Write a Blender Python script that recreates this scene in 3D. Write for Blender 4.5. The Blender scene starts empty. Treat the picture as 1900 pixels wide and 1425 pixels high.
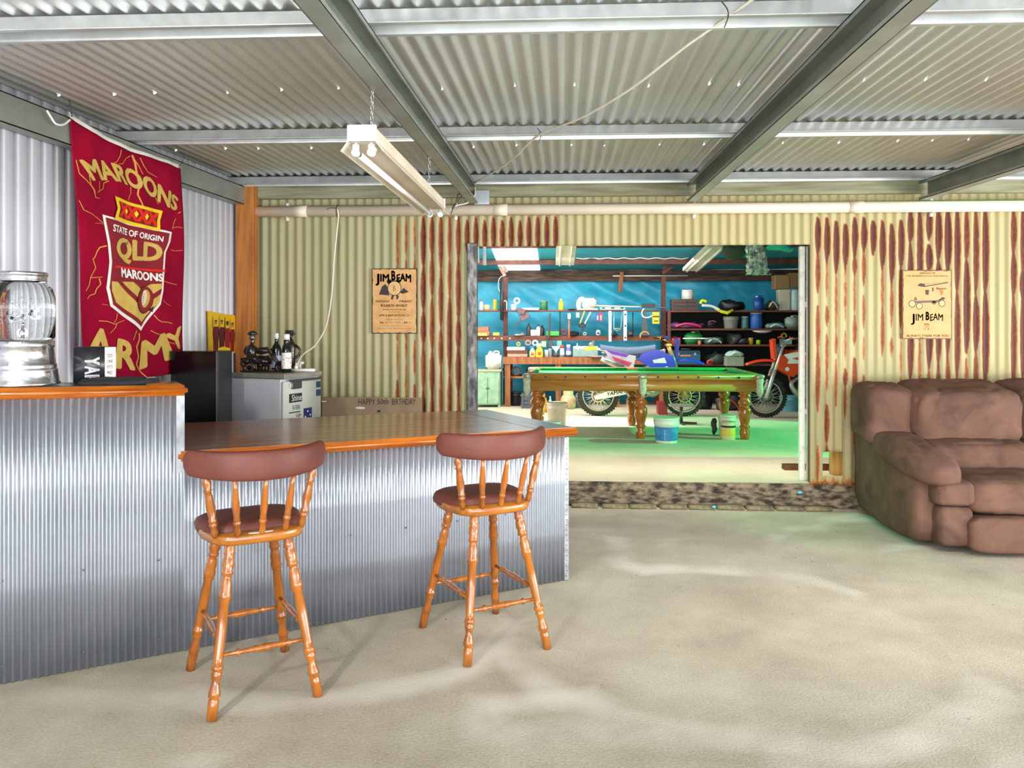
import bpy, bmesh, math, random
from mathutils import Vector, Matrix, noise as mnoise
PI = math.pi
C = bpy.context.scene.collection
SC = bpy.context.scene
# ------------------------------------------------------------------ camera
CAM_Z = 1.56; FPX = 1500.0; PX0, PY0 = 964.0, 603.0; YAW = 0.0539
cd = bpy.data.cameras.new('camera'); cam = bpy.data.objects.new('camera', cd); C.objects.link(cam)
cam.location = (0, 0, CAM_Z); cam.rotation_euler = (PI/2, 0, YAW)
cd.sensor_width = 36; cd.lens = 36*FPX/1900
cd.shift_x = (950-PX0)/1900; cd.shift_y = (PY0-712.5)/1900
cd.clip_start = 0.05; cd.clip_end = 100
SC.camera = cam
# ------------------------------------------------------------------ world, big lights, exposure
w = bpy.data.worlds.new('world'); SC.world = w; w.use_nodes = True
bgn = w.node_tree.nodes['Background']; bgn.inputs[0].default_value = (0.80, 0.88, 1.0, 1); bgn.inputs[1].default_value = 1.5
SC.view_settings.view_transform = 'Standard'; SC.view_settings.look = 'None'
SC.view_settings.gamma = 1; SC.view_settings.use_curve_mapping = False
SC.view_settings.exposure = 0.36
SC.cycles.max_bounces = 8; SC.cycles.diffuse_bounces = 5; SC.cycles.caustics_reflective = False; SC.cycles.caustics_refractive = False
SC.cycles.sample_clamp_indirect = 6
def area(name, loc, target, size, size_y, power, col, spread=None):
    l = bpy.data.lights.new(name, 'AREA'); l.shape = 'RECTANGLE'; l.size = size; l.size_y = size_y
    l.energy = power; l.color = col
    if spread: l.spread = math.radians(spread)
    o = bpy.data.objects.new(name, l); C.objects.link(o); o.location = loc
    o.rotation_euler = (Vector(target)-Vector(loc)).to_track_quat('-Z', 'Y').to_euler()
    return o
def spot(name, loc, target, power, col, ang, blend=.4, rad=.1):
    l = bpy.data.lights.new(name, 'SPOT'); l.energy = power; l.color = col
    l.spot_size = math.radians(ang); l.spot_blend = blend; l.shadow_soft_size = rad
    o = bpy.data.objects.new(name, l); C.objects.link(o); o.location = loc
    o.rotation_euler = (Vector(target)-Vector(loc)).to_track_quat('-Z', 'Y').to_euler()
    return o
# daylight entering through the open front of the verandah, behind the photographer
area('front_daylight', (1.0, -2.6, 1.5), (0.8, 6, 1.25), 8.0, 2.4, 170, (1.0, 0.985, 0.97))
area('side_daylight', (6.6, 2.5, 1.4), (0, 4.0, 1.2), 5.0, 2.2, 260, (1.0, 0.99, 0.97))
# added lamps aimed up to brighten the roof, as light off the ground would
area('roof_fill_front', (1.0, -2.4, 0.15), (1.0, 3.2, 2.8), 8.0, 1.6, 420, (0.95, 0.98, 1.0))
area('roof_fill_side', (6.8, 3.0, 0.15), (2.0, 4.0, 2.8), 6.0, 1.6, 320, (0.95, 0.98, 1.0))
# the photographer's strobe, high on the left behind the camera
area('strobe', (-1.9, -0.5, 2.45), (-0.5, 5.0, 0.7), 0.2, 0.2, 62, (1.0, 0.97, 0.93))
# added overhead lamp that lifts the far verandah floor
area('far_floor_fill', (1.3, 2.2, 2.5), (1.2, 6.2, 0.0), 3.0, 0.5, 27, (1.0, 0.98, 0.95), 80)
# shed: daylight through the skylight, under the roof, and green-screened sun through an opening cut for it in the unseen right wall
spot('skylight_beam', (-0.15, 11.9, 2.65), (0.42, 11.0, 0.2), 1500, (1.0, 0.95, 0.86), 50, .5, .2)
area('shed_daylight', (0.2, 12.3, 2.66), (0.2, 13.4, 0.3), 3.6, 1.6, 130, (1.0, 0.98, 0.94))
area('shed_left_daylight', (-2.9, 11.6, 1.4), (2.0, 14.4, 1.6), 2.4, 2.2, 110, (1.0, 0.98, 0.95))
area('step_floor_fill', (1.0, 7.55, 2.9), (1.0, 7.75, 0.2), 4.5, 0.25, 22, (1.0, 0.95, 0.82), 58)  # added lamp under the shed roof, brightens the floor behind the step
spot('green_screened_sun', (9.0, 8.46, 3.5), (2.0, 9.3, 0.2), 3400, (0.02, 1.0, 0.30), 60, .3, .05)
spot('green_spill', (-0.6, 8.9, 2.0), (2.35, 6.45, 0.0), 210, (0.04, 1.0, 0.35), 34, 1.0, .1)

def P(px, py, Y=None, Z=None, X=None, d=None):
    u = (px-PX0)/FPX; v = (PY0-py)/FPX
    s, c = math.sin(YAW), math.cos(YAW)
    D = Vector((u*c-s, c+u*s, v))
    if Y is not None: t = Y/D.y
    elif X is not None: t = X/D.x
    elif Z is not None: t = (Z-CAM_Z)/D.z
    else: t = d
    return Vector((D.x*t, D.y*t, CAM_Z+D.z*t))
def depth(p):
    return -math.sin(YAW)*p[0]+math.cos(YAW)*p[1]
# ------------------------------------------------------------------ materials
def lin(h):
    if isinstance(h, str):
        h = [int(h[i:i+2], 16)/255 for i in (0, 2, 4)]
    return [c/12.92 if c <= .04045 else ((c+.055)/1.055)**2.4 for c in h]
_M = {}
def M(name, col='808080', col2=None, rough=.5, metal=0, scale=8, stretch=(1, 1, 1), bump=0, detail=6, dist=0, contrast=(.35, .65), coat=0, emit=0, spec=None, bscale=None):
    key = name
    if key in _M: return _M[key]
    m = bpy.data.materials.new(name); m.use_nodes = True; nt = m.node_tree; b = nt.nodes['Principled BSDF']
    c1 = lin(col); c2 = lin(col2) if col2 else [x*.82 for x in c1]
    tc = nt.nodes.new('ShaderNodeTexCoord'); mp = nt.nodes.new('ShaderNodeMapping'); mp.inputs['Scale'].default_value = stretch
    n = nt.nodes.new('ShaderNodeTexNoise'); n.inputs['Scale'].default_value = scale; n.inputs['Detail'].default_value = detail; n.inputs['Distortion'].default_value = dist
    r = nt.nodes.new('ShaderNodeValToRGB'); r.color_ramp.elements[0].position = contrast[0]; r.color_ramp.elements[1].position = contrast[1]
    r.color_ramp.elements[0].color = (*c1, 1); r.color_ramp.elements[1].color = (*c2, 1)
    L = nt.links.new
    L(tc.outputs['Object'], mp.inputs[0]); L(mp.outputs[0], n.inputs['Vector']); L(n.outputs['Fac'], r.inputs[0]); L(r.outputs[0], b.inputs['Base Color'])
    b.inputs['Roughness'].default_value = rough; b.inputs['Metallic'].default_value = metal
    if coat: b.inputs['Coat Weight'].default_value = coat; b.inputs['Coat Roughness'].default_value = .15
    if spec is not None: b.inputs['Specular IOR Level'].default_value = spec
    if emit:
        b.inputs['Emission Color'].default_value = (*c1, 1); b.inputs['Emission Strength'].default_value = emit
    if bump:
        bp = nt.nodes.new('ShaderNodeBump'); bp.inputs['Strength'].default_value = bump; bp.inputs['Distance'].default_value = .01
        if bscale:
            n2 = nt.nodes.new('ShaderNodeTexNoise'); n2.inputs['Scale'].default_value = bscale; n2.inputs['Detail'].default_value = 4
            L(mp.outputs[0], n2.inputs['Vector']); L(n2.outputs['Fac'], bp.inputs['Height'])
        else: L(n.outputs['Fac'], bp.inputs['Height'])
        L(bp.outputs[0], b.inputs['Normal'])
    _M[key] = m; return m
def plain(col, rough=.5, metal=0, **k):
    return M('tint_%s_%d_%d' % (col, int(rough*100), int(metal*100)), col, rough=rough, metal=metal, scale=14, contrast=(.4, .9), **k)
# ------------------------------------------------------------------ geometry
class G:
    def __init__(s): s.v = []; s.f = []; s.sm = []; s.mi = []; s.attr = None
    def add(s, vs, fs, smooth=False, mi=0):
        o = len(s.v); s.v += [tuple(v) for v in vs]; s.f += [tuple(i+o for i in f) for f in fs]
        s.sm += [smooth]*len(fs); s.mi += [mi]*len(fs); return s
    def box(s, c, size, rz=0, m=None, bev=0, mi=0, seg=1):
        if bev:
            bm = bmesh.new(); bmesh.ops.create_cube(bm, size=1)
            for v in bm.verts: v.co = Vector((v.co.x*size[0], v.co.y*size[1], v.co.z*size[2]))
            bmesh.ops.bevel(bm, geom=bm.edges[:], offset=min(bev, min(size)*.49), segments=seg, affect='EDGES')
            bm.verts.index_update(); vs = [v.co.copy() for v in bm.verts]; fs = [[v.index for v in f.verts] for f in bm.faces]; bm.free()
        else:
            vs = [Vector((x*size[0]/2, y*size[1]/2, z*size[2]/2)) for x in (-1, 1) for y in (-1, 1) for z in (-1, 1)]
            fs = [(0, 1, 3, 2), (4, 6, 7, 5), (0, 4, 5, 1), (2, 3, 7, 6), (0, 2, 6, 4), (1, 5, 7, 3)]
        T = Matrix.Translation(Vector(c)) @ (m.to_4x4() if m else Matrix.Rotation(rz, 4, 'Z'))
        return s.add([T @ v for v in vs], fs, seg > 1, mi)
    def bar(s, p0, p1, w, h, mi=0, up=(0, 0, 1)):
        p0 = Vector(p0); p1 = Vector(p1); d = (p1-p0).normalized(); up = Vector(up)
        if abs(d.dot(up)) > .98: up = Vector((0, 1, 0))
        x = d.cross(up).normalized(); z = x.cross(d)
        vs = []
        for p in (p0, p1):
            for a, b in ((-1, -1), (1, -1), (1, 1), (-1, 1)): vs.append(p+x*a*w/2+z*b*h/2)
        return s.add(vs, [(3, 2, 1, 0), (4, 5, 6, 7), (0, 1, 5, 4), (1, 2, 6, 5), (2, 3, 7, 6), (3, 0, 4, 7)], False, mi)
    def turned(s, p0, p1, prof, seg=16, mi=0, smooth=True, cap=True):
        p0 = Vector(p0); p1 = Vector(p1); ax = p1-p0; d = ax.normalized()
        x = d.orthogonal().normalized(); y = d.cross(x); vs = []; fs = []
        for t, r in prof:
            for k in range(seg):
                a = 2*PI*k/seg; vs.append(p0+ax*t+(x*math.cos(a)+y*math.sin(a))*r)
        n = len(prof)
        for i in range(n-1):
            for k in range(seg): fs.append((i*seg+k, i*seg+(k+1) % seg, (i+1)*seg+(k+1) % seg, (i+1)*seg+k))
        s.add(vs, fs, smooth, mi)
        if cap:
            o = len(s.v)-len(vs)
            s.f += [tuple(o+k for k in reversed(range(seg))), tuple(o+(n-1)*seg+k for k in range(seg))]; s.sm += [False]*2; s.mi += [mi]*2
        return s
    def cyl(s, p0, p1, r0, r1=None, seg=16, mi=0, cap=True): return s.turned(p0, p1, [(0, r0), (1, r0 if r1 is None else r1)], seg, mi, True, cap)
    def lathe(s, c, prof, seg=24, mi=0, cap=True):
        c = Vector(c); z0 = prof[0][1]; z1 = prof[-1][1]; vs = []; fs = []
        for r, z in prof:
            for k in range(seg):
                a = 2*PI*k/seg; vs.append(c+Vector((r*math.cos(a), r*math.sin(a), z)))
        n = len(prof)
        for i in range(n-1):
            for k in range(seg): fs.append((i*seg+k, i*seg+(k+1) % seg, (i+1)*seg+(k+1) % seg, (i+1)*seg+k))
        s.add(vs, fs, True, mi)
        if cap:
            o = len(s.v)-len(vs)
            s.f += [tuple(o+k for k in reversed(range(seg))), tuple(o+(n-1)*seg+k for k in range(seg))]; s.sm += [False]*2; s.mi += [mi]*2
        return s
    def tube(s, pts, r, seg=8, mi=0, closed=False, smooth_path=0):
        pts = [Vector(p) for p in pts]
        if smooth_path:
            q = []; n = len(pts)
            if isinstance(r, (list, tuple)):
                r = [r[min(i, n-2)]*(1-k/smooth_path)+r[min(i+1, n-1)]*(k/smooth_path) for i in range(n-1) for k in range(smooth_path)]+[r[-1]]
            for i in range(n-1):
                a, b, c_, d_ = pts[max(i-1, 0)], pts[i], pts[i+1], pts[min(i+2, n-1)]
                for k in range(smooth_path):
                    t = k/smooth_path
                    q.append(.5*((2*b)+(c_-a)*t+(2*a-5*b+4*c_-d_)*t*t+(3*b-a-3*c_+d_)*t**3))
            q.append(pts[-1]); pts = q
        n = len(pts); vs = []; fs = []; nrm = None
        for i, p in enumerate(pts):
            if closed: t = (pts[(i+1) % n]-pts[i-1]).normalized()
            else: t = (pts[min(i+1, n-1)]-pts[max(i-1, 0)]).normalized()
            if nrm is None: nrm = t.orthogonal().normalized()
            else:
                nrm = nrm-t*nrm.dot(t); nrm = nrm.normalized() if nrm.length > 1e-6 else t.orthogonal().normalized()
            b = t.cross(nrm); rr = r[i] if isinstance(r, (list, tuple)) else r
            for k in range(seg):
                a = 2*PI*k/seg; vs.append(p+(nrm*math.cos(a)+b*math.sin(a))*rr)
        m = n if closed else n-1
        for i in range(m):
            j = (i+1) % n
            for k in range(seg): fs.append((i*seg+k, i*seg+(k+1) % seg, j*seg+(k+1) % seg, j*seg+k))
        if not closed: fs += [tuple(reversed(range(seg))), tuple((n-1)*seg+k for k in range(seg))]
        return s.add(vs, fs, True, mi)
    def prism(s, poly, th, m=None, mi=0, smooth=False):
        # polygon in local XY extruded along local Z from -th/2 to th/2
        m = m or Matrix(); n = len(poly)
        vs = [m @ Vector((x, y, -th/2)) for x, y in poly]+[m @ Vector((x, y, th/2)) for x, y in poly]
        fs = [tuple(reversed(range(n))), tuple(range(n, 2*n))]+[(i, (i+1) % n, n+(i+1) % n, n+i) for i in range(n)]
        return s.add(vs, fs, smooth, mi)
    def ball(s, c, r, seg=16, rings=10, mi=0, e=1.0, m=None, fn=None):
        if not isinstance(r, (tuple, list)): r = (r, r, r)
        def se(x): return math.copysign(abs(x)**e, x)
        vs = []; fs = []; m = m or Matrix(); c = Vector(c)
        for i in range(rings+1):
            th = PI*i/rings-PI/2
            for k in range(seg):
                a = 2*PI*k/seg
                v = Vector((se(math.cos(th))*se(math.cos(a))*r[0], se(math.cos(th))*se(math.sin(a))*r[1], se(math.sin(th))*r[2]))
                v = m @ v
                v = c+v
                if fn: v = fn(v)
                vs.append(v)
        for i in range(rings):
            for k in range(seg): fs.append((i*seg+k, i*seg+(k+1) % seg, (i+1)*seg+(k+1) % seg, (i+1)*seg+k))
        return s.add(vs, fs, True, mi)
    def surf(s, fn, nu, nv, th=0, mi=0, smooth=True, nrm=None):
        vs = [Vector(fn(i/nu, j/nv)) for j in range(nv+1) for i in range(nu+1)]; W = nu+1
        fs = [(j*W+i, j*W+i+1, (j+1)*W+i+1, (j+1)*W+i) for j in range(nv) for i in range(nu)]
        if th:
            o = len(vs); nrm = Vector(nrm); vs = vs+[v+nrm*th for v in vs]
            fs = [tuple(reversed(f)) for f in fs]+[tuple(i+o for i in f) for f in fs]
            for i in range(nu):
                fs.append((i, i+1, o+i+1, o+i)); a = nv*W+i; fs.append((a+1, a, o+a, o+a+1))
            for j in range(nv):
                fs.append(((j+1)*W, j*W, o+j*W, o+(j+1)*W)); a = j*W+nu; fs.append((a, a+W, o+a+W, o+a))
        return s.add(vs, fs, smooth, mi)
def ob(name, g, mats, parent=None, label=None, world=False):
    me = bpy.data.meshes.new(name); vs = g.v
    if parent is not None and world:
        inv = parent.matrix_basis.inverted() if parent.parent is None else (parent.parent.matrix_basis @ parent.matrix_basis).inverted()
        vs = [inv @ Vector(v) for v in vs]
    me.from_pydata([tuple(v) for v in vs], [], g.f)
    me.polygons.foreach_set('use_smooth', g.sm); me.polygons.foreach_set('material_index', g.mi)
    if g.attr:
        a = me.attributes.new('wear', 'FLOAT', 'POINT'); a.data.foreach_set('value', g.attr)
    for m in (mats if isinstance(mats, (list, tuple)) else [mats]): me.materials.append(m)
    me.update()
    bm = bmesh.new(); bm.from_mesh(me); bmesh.ops.recalc_face_normals(bm, faces=bm.faces[:]); bm.to_mesh(me); bm.free()
    o = bpy.data.objects.new(name, me); C.objects.link(o)
    if parent is not None: o.parent = parent
    if label: o['label'] = label
    return o
def thing(name, label, cat, loc=(0, 0, 0), rz=0, group=None):
    o = bpy.data.objects.new(name, None); o.empty_display_size = .1; C.objects.link(o); o.location = loc; o.rotation_euler = (0, 0, rz)
    o.matrix_basis = Matrix.Translation(Vector(loc)) @ Matrix.Rotation(rz, 4, 'Z')
    o['label'] = label; o['category'] = cat
    if group: o['group'] = group
    return o
def single(name, g, mats, label, cat, group=None):
    o = ob(name, g, mats); o['label'] = label; o['category'] = cat
    if group: o['group'] = group
    # origin to the base of the mesh
    me = o.data; n = len(me.vertices)
    xs = [v.co.x for v in me.vertices]; ys = [v.co.y for v in me.vertices]; zs = [v.co.z for v in me.vertices]
    c = Vector(((min(xs)+max(xs))/2, (min(ys)+max(ys))/2, min(zs)))
    for v in me.vertices: v.co -= c
    o.location = c; o.matrix_basis = Matrix.Translation(c)
    return o
def struct(name, g, mats, parent=None):
    o = ob(name, g, mats, parent); o['kind'] = 'structure'; return o
def dup(root, loc, rz, label, group=None):
    r = root.copy(); C.objects.link(r); r.location = loc; r.rotation_euler = (0, 0, rz); r['label'] = label
    if group: r['group'] = group
    for ch in list(root.children):
        c = ch.copy(); C.objects.link(c); c.parent = r
        for gch in ch.children:
            d = gch.copy(); C.objects.link(d); d.parent = c
    return r
# ------------------------------------------------------------------ lettering
def glyphs(text, bold=0.0, spacing=1.0):
    cu = bpy.data.curves.new('t', 'FONT'); cu.body = text; cu.size = 1; cu.space_character = spacing; cu.resolution_u = 3
    cu.fill_mode = 'FRONT'; cu.dimensions = '2D'
    o = bpy.data.objects.new('t', cu); C.objects.link(o)
    dg = bpy.context.evaluated_depsgraph_get(); dg.update()
    me = o.evaluated_get(dg).to_mesh()
    vs = [v.co.copy() for v in me.vertices]; fs = [tuple(p.vertices) for p in me.polygons]
    o.evaluated_get(dg).to_mesh_clear(); bpy.data.objects.remove(o); bpy.data.curves.remove(cu)
    if bold:
        n = len(vs); bs = vs; bf = fs; vs = []; fs = []
        for dx, dy in ((-1, 0), (1, 0), (0, .7), (0, -.7), (-.7, -.6), (.7, .6), (.7, -.6), (-.7, .6)):
            o_ = len(vs); vs += [Vector((v.x+dx*bold, v.y+dy*bold, 0)) for v in bs]; fs += [tuple(i+o_ for i in f) for f in bf]
    x0 = min(v.x for v in vs); x1 = max(v.x for v in vs); y0 = min(v.y for v in vs); y1 = max(v.y for v in vs)
    return [((v.x-x0)/(x1-x0), (v.y-y0)/(y1-y0)) for v in vs], fs
def write(g, text, fn, bold=0, spacing=1, mi=0, th=.0012, nrm=(0, -1, 0)):
    """map normalised glyph coordinates (0..1, 0..1) through fn to 3D; give them a little thickness"""
    uv, fs = glyphs(text, bold, spacing); n = len(uv); nr = Vector(nrm)*th
    front = [Vector(fn(u, v)) for u, v in uv]
    front = [p+nr for p in front]
    g.add(front, fs, False, mi)
    return g
def quad(bl, br, tr, tl):
    bl, br, tr, tl = map(Vector, (bl, br, tr, tl))
    return lambda u, v: (bl*(1-u)+br*u)*(1-v)+(tl*(1-u)+tr*u)*v
# ------------------------------------------------------------------ structure materials
def rusty_sheet_mat():
    m = bpy.data.materials.new('painted_corrugated_iron'); m.use_nodes = True; nt = m.node_tree; b = nt.nodes['Principled BSDF']; L = nt.links.new; N = nt.nodes.new
    tc = N('ShaderNodeTexCoord'); mp = N('ShaderNodeMapping'); mp.inputs['Scale'].default_value = (2.2, 1, .35)
    n1 = N('ShaderNodeTexNoise'); n1.inputs['Scale'].default_value = 1.3; n1.inputs['Detail'].default_value = 5
    L(tc.outputs['Object'], mp.inputs[0]); L(mp.outputs[0], n1.inputs['Vector'])
    r1 = N('ShaderNodeValToRGB'); r1.color_ramp.elements[0].position = .38; r1.color_ramp.elements[1].position = .62
    r1.color_ramp.elements[0].color = (*lin('9d9c78'), 1); r1.color_ramp.elements[1].color = (*lin('aca078'), 1)
    L(n1.outputs['Fac'], r1.inputs[0])
    # sheet-to-sheet colour (wide bands along x)
    sx = N('ShaderNodeSeparateXYZ'); L(tc.outputs['Object'], sx.inputs[0])
    mr = N('ShaderNodeMapRange'); mr.inputs[1].default_value = -2.0; mr.inputs[2].default_value = 1.2; L(sx.outputs[0], mr.inputs[0])
    cx = N('ShaderNodeMix'); cx.data_type = 'RGBA'; cx.inputs[6].default_value = (*lin('9c9a72'), 1); cx.inputs[7].default_value = (*lin('a99c69'), 1); L(mr.outputs[0], cx.inputs[0])
    mx = N('ShaderNodeMix'); mx.data_type = 'RGBA'; mx.inputs[0].default_value = .55; L(r1.outputs[0], mx.inputs[6]); L(cx.outputs[2], mx.inputs[7])
    # fine speckle
    n3 = N('ShaderNodeTexNoise'); n3.inputs['Scale'].default_value = 60; n3.inputs['Detail'].default_value = 3; L(tc.outputs['Object'], n3.inputs['Vector'])
    r3 = N('ShaderNodeValToRGB'); r3.color_ramp.elements[0].position = .70; r3.color_ramp.elements[1].position = .78; L(n3.outputs['Fac'], r3.inputs[0])
    m3 = N('ShaderNodeMix'); m3.data_type = 'RGBA'; L(r3.outputs[0], m3.inputs[0]); L(mx.outputs[2], m3.inputs[6]); m3.inputs[7].default_value = (*lin('7d7350'), 1)
    # rust from the sheet's own wear attribute
    at = N('ShaderNodeAttribute'); at.attribute_name = 'wear'
    mp2 = N('ShaderNodeMapping'); mp2.inputs['Scale'].default_value = (1, 1, .4); L(tc.outputs['Object'], mp2.inputs[0])
    n2 = N('ShaderNodeTexNoise'); n2.inputs['Scale'].default_value = 38; n2.inputs['Detail'].default_value = 6; n2.inputs['Roughness'].default_value = .7; L(mp2.outputs[0], n2.inputs['Vector'])
    sub = N('ShaderNodeMath'); sub.operation = 'MULTIPLY_ADD'; L(n2.outputs['Fac'], sub.inputs[0]); sub.inputs[1].default_value = .75; sub.inputs[2].default_value = -.375
    gate = N('ShaderNodeMath'); gate.operation = 'GREATER_THAN'; L(at.outputs['Fac'], gate.inputs[0]); gate.inputs[1].default_value = .02
    ad = N('ShaderNodeMath'); ad.operation = 'ADD'; L(at.outputs['Fac'], ad.inputs[0]); L(sub.outputs[0], ad.inputs[1])
    ml = N('ShaderNodeMath'); ml.operation = 'MULTIPLY'; L(ad.outputs[0], ml.inputs[0]); L(gate.outputs[0], ml.inputs[1])
    rc = N('ShaderNodeValToRGB'); e = rc.color_ramp.elements; e[0].position = .2; e[0].color = (*lin('b88a4a'), 1); e[1].position = .75; e[1].color = (*lin('4e1a06'), 1)
    k = e.new(.42); k.color = (*lin('964c18'), 1); L(ml.outputs[0], rc.inputs[0])
    rm = N('ShaderNodeMapRange'); rm.inputs[1].default_value = .16; rm.inputs[2].default_value = .36; L(ml.outputs[0], rm.inputs[0])
    m4 = N('ShaderNodeMix'); m4.data_type = 'RGBA'; L(rm.outputs[0], m4.inputs[0]); L(m3.outputs[2], m4.inputs[6]); L(rc.outputs[0], m4.inputs[7])
    L(m4.outputs[2], b.inputs['Base Color']); b.inputs['Roughness'].default_value = .62
    return m
def concrete_mat(name, c1, c2, arcs, scale=1.6):
    m = bpy.data.materials.new(name); m.use_nodes = True; nt = m.node_tree; b = nt.nodes['Principled BSDF']; L = nt.links.new; N = nt.nodes.new
    tc = N('ShaderNodeTexCoord'); n = N('ShaderNodeTexNoise'); n.inputs['Scale'].default_value = scale; n.inputs['Detail'].default_value = 8; n.inputs['Roughness'].default_value = .62
    L(tc.outputs['Object'], n.inputs['Vector'])
    r = N('ShaderNodeValToRGB'); r.color_ramp.elements[0].position = .3; r.color_ramp.elements[1].position = .7; r.color_ramp.elements[0].color = (*lin(c1), 1); r.color_ramp.elements[1].color = (*lin(c2), 1)
    L(n.outputs['Fac'], r.inputs[0]); col = r.outputs[0]
    n2 = N('ShaderNodeTexNoise'); n2.inputs['Scale'].default_value = 90; n2.inputs['Detail'].default_value = 5; L(tc.outputs['Object'], n2.inputs['Vector'])
    g = N('ShaderNodeMix'); g.data_type = 'RGBA'; g.blend_type = 'OVERLAY'; g.inputs[0].default_value = .35; L(col, g.inputs[6]); L(n2.outputs['Fac'], g.inputs[7]); col = g.outputs[2]
    # dark specks and small stains
    v = N('ShaderNodeTexVoronoi'); v.inputs['Scale'].default_value = 9; L(tc.outputs['Object'], v.inputs['Vector'])
    vr = N('ShaderNodeValToRGB'); vr.color_ramp.elements[0].position = .03; vr.color_ramp.elements[0].color = (1, 1, 1, 1); vr.color_ramp.elements[1].position = .09; vr.color_ramp.elements[1].color = (0, 0, 0, 1); L(v.outputs['Distance'], vr.inputs[0])
    nm = N('ShaderNodeTexNoise'); nm.inputs['Scale'].default_value = 2.3; L(tc.outputs['Object'], nm.inputs['Vector'])
    nr = N('ShaderNodeValToRGB'); nr.color_ramp.elements[0].position = .52; nr.color_ramp.elements[1].position = .6; L(nm.outputs['Fac'], nr.inputs[0])
    mm = N('ShaderNodeMath'); mm.operation = 'MULTIPLY'; L(vr.outputs[0], mm.inputs[0]); L(nr.outputs[0], mm.inputs[1])
    g2 = N('ShaderNodeMix'); g2.data_type = 'RGBA'; L(mm.outputs[0], g2.inputs[0]); L(col, g2.inputs[6]); g2.inputs[7].default_value = (*lin('6e5a42'), 1); col = g2.outputs[2]
    h = n2.outputs['Fac']
    if arcs:
        # overlapping trowel sweeps: thin rings round scattered centres
        prev = col
        for sc_, wd, amt, off in ((.55, 13, .62, 0), (.72, 11, .55, 7.3)):
            mp = N('ShaderNodeMapping'); mp.inputs['Location'].default_value = (off, off*.7, 0); L(tc.outputs['Object'], mp.inputs[0])
            nd = N('ShaderNodeTexNoise'); nd.inputs['Scale'].default_value = 1.2; L(mp.outputs[0], nd.inputs['Vector'])
            va = N('ShaderNodeVectorMath'); va.operation = 'MULTIPLY_ADD'; L(nd.outputs['Color'], va.inputs[0]); va.inputs[1].default_value = (.22, .22, 0); L(mp.outputs[0], va.inputs[2])
            vo = N('ShaderNodeTexVoronoi'); vo.inputs['Scale'].default_value = sc_; vo.voronoi_dimensions = '2D'; L(va.outputs[0], vo.inputs['Vector'])
            sn = N('ShaderNodeMath'); sn.operation = 'MULTIPLY'; L(vo.outputs['Distance'], sn.inputs[0]); sn.inputs[1].default_value = wd
            si = N('ShaderNodeMath'); si.operation = 'SINE'; L(sn.outputs[0], si.inputs[0])
            rr = N('ShaderNodeValToRGB'); rr.color_ramp.elements[0].position = .62; rr.color_ramp.elements[1].position = .98; L(si.outputs[0], rr.inputs[0])
            nk = N('ShaderNodeTexNoise'); nk.inputs['Scale'].default_value = 1.1; nk.inputs['Detail'].default_value = 3; L(mp.outputs[0], nk.inputs['Vector'])
            nkr = N('ShaderNodeValToRGB'); nkr.color_ramp.elements[0].position = .44; nkr.color_ramp.elements[1].position = .62; L(nk.outputs['Fac'], nkr.inputs[0])
            rg = N('ShaderNodeValToRGB'); rg.color_ramp.elements[0].position = .22; rg.color_ramp.elements[1].position = .34; L(vo.outputs['Distance'], rg.inputs[0]); mg = N('ShaderNodeMath'); mg.operation = 'MULTIPLY'; L(rr.outputs[0], mg.inputs[0]); L(rg.outputs[0], mg.inputs[1])
            m_ = N('ShaderNodeMath'); m_.operation = 'MULTIPLY'; L(mg.outputs[0], m_.inputs[0]); L(nkr.outputs[0], m_.inputs[1])
            m2 = N('ShaderNodeMath'); m2.operation = 'MULTIPLY'; L(m_.outputs[0], m2.inputs[0]); m2.inputs[1].default_value = amt
            x = N('ShaderNodeMix'); x.data_type = 'RGBA'; L(m2.outputs[0], x.inputs[0]); L(prev, x.inputs[6]); x.inputs[7].default_value = (*lin('e6e2d4'), 1); prev = x.outputs[2]
        col = prev
    L(col, b.inputs['Base Color']); b.inputs['Roughness'].default_value = .82
    bp = N('ShaderNodeBump'); bp.inputs['Strength'].default_value = .35; bp.inputs['Distance'].default_value = .006; L(h, bp.inputs['Height']); L(bp.outputs[0], b.inputs['Normal'])
    return m
IRON = rusty_sheet_mat()
FLOOR = concrete_mat('trowelled_concrete', 'a29985', 'c4bda8', True)
SLAB = concrete_mat('dusty_shed_concrete', 'b9ae93', 'd2c8ad', False, 1.1)
GALV = M('galvanised_sheet', 'b9bec4', 'a6acb4', rough=.38, metal=.75, scale=14, stretch=(1, 1, .5), contrast=(.3, .7))
BARIRON = M('bar_mini_corrugated', 'a0a4ac', '8f949c', rough=.34, metal=.7, scale=3, contrast=(.3, .7))
ROOFM = M('roof_corrugated_underside', 'dadcdc', 'cacccc', rough=.4, metal=.55, scale=3, stretch=(1, .4, 1), contrast=(.3, .7))
STEEL = M('galvanised_purlin', 'c8cccb', 'b0b4b3', rough=.4, metal=.6, scale=9, contrast=(.3, .7))
RAFTER = M('galvanised_rafter_steel', 'a2a89e', '8b9188', rough=.45, metal=.55, scale=5, contrast=(.3, .7))
WALLW = M('pale_wall_sheet', 'd6d6da', 'cacacf', rough=.55, metal=.1, scale=4, stretch=(1, 1, .3), contrast=(.3, .7))
BEAMW = M('weathered_green_timber', '9a9c80', '6f6a4c', rough=.75, scale=3, stretch=(.6, 2, 8), bump=.3, contrast=(.35, .7))
POSTW = M('orange_pine_post', 'b9742f', '96561d', rough=.6, scale=5, stretch=(6, 6, .5), bump=.25)
TARP = M('blue_tarpaulin', '30b2d2', '1b8dac', rough=.45, scale=1.5, stretch=(1, 1, 2.2), dist=1.2, contrast=(.3, .7))
ROOFTARP = M('teal_roof_lining', '2f9aa6', '23808f', rough=.5, scale=2, contrast=(.3, .7))
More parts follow.
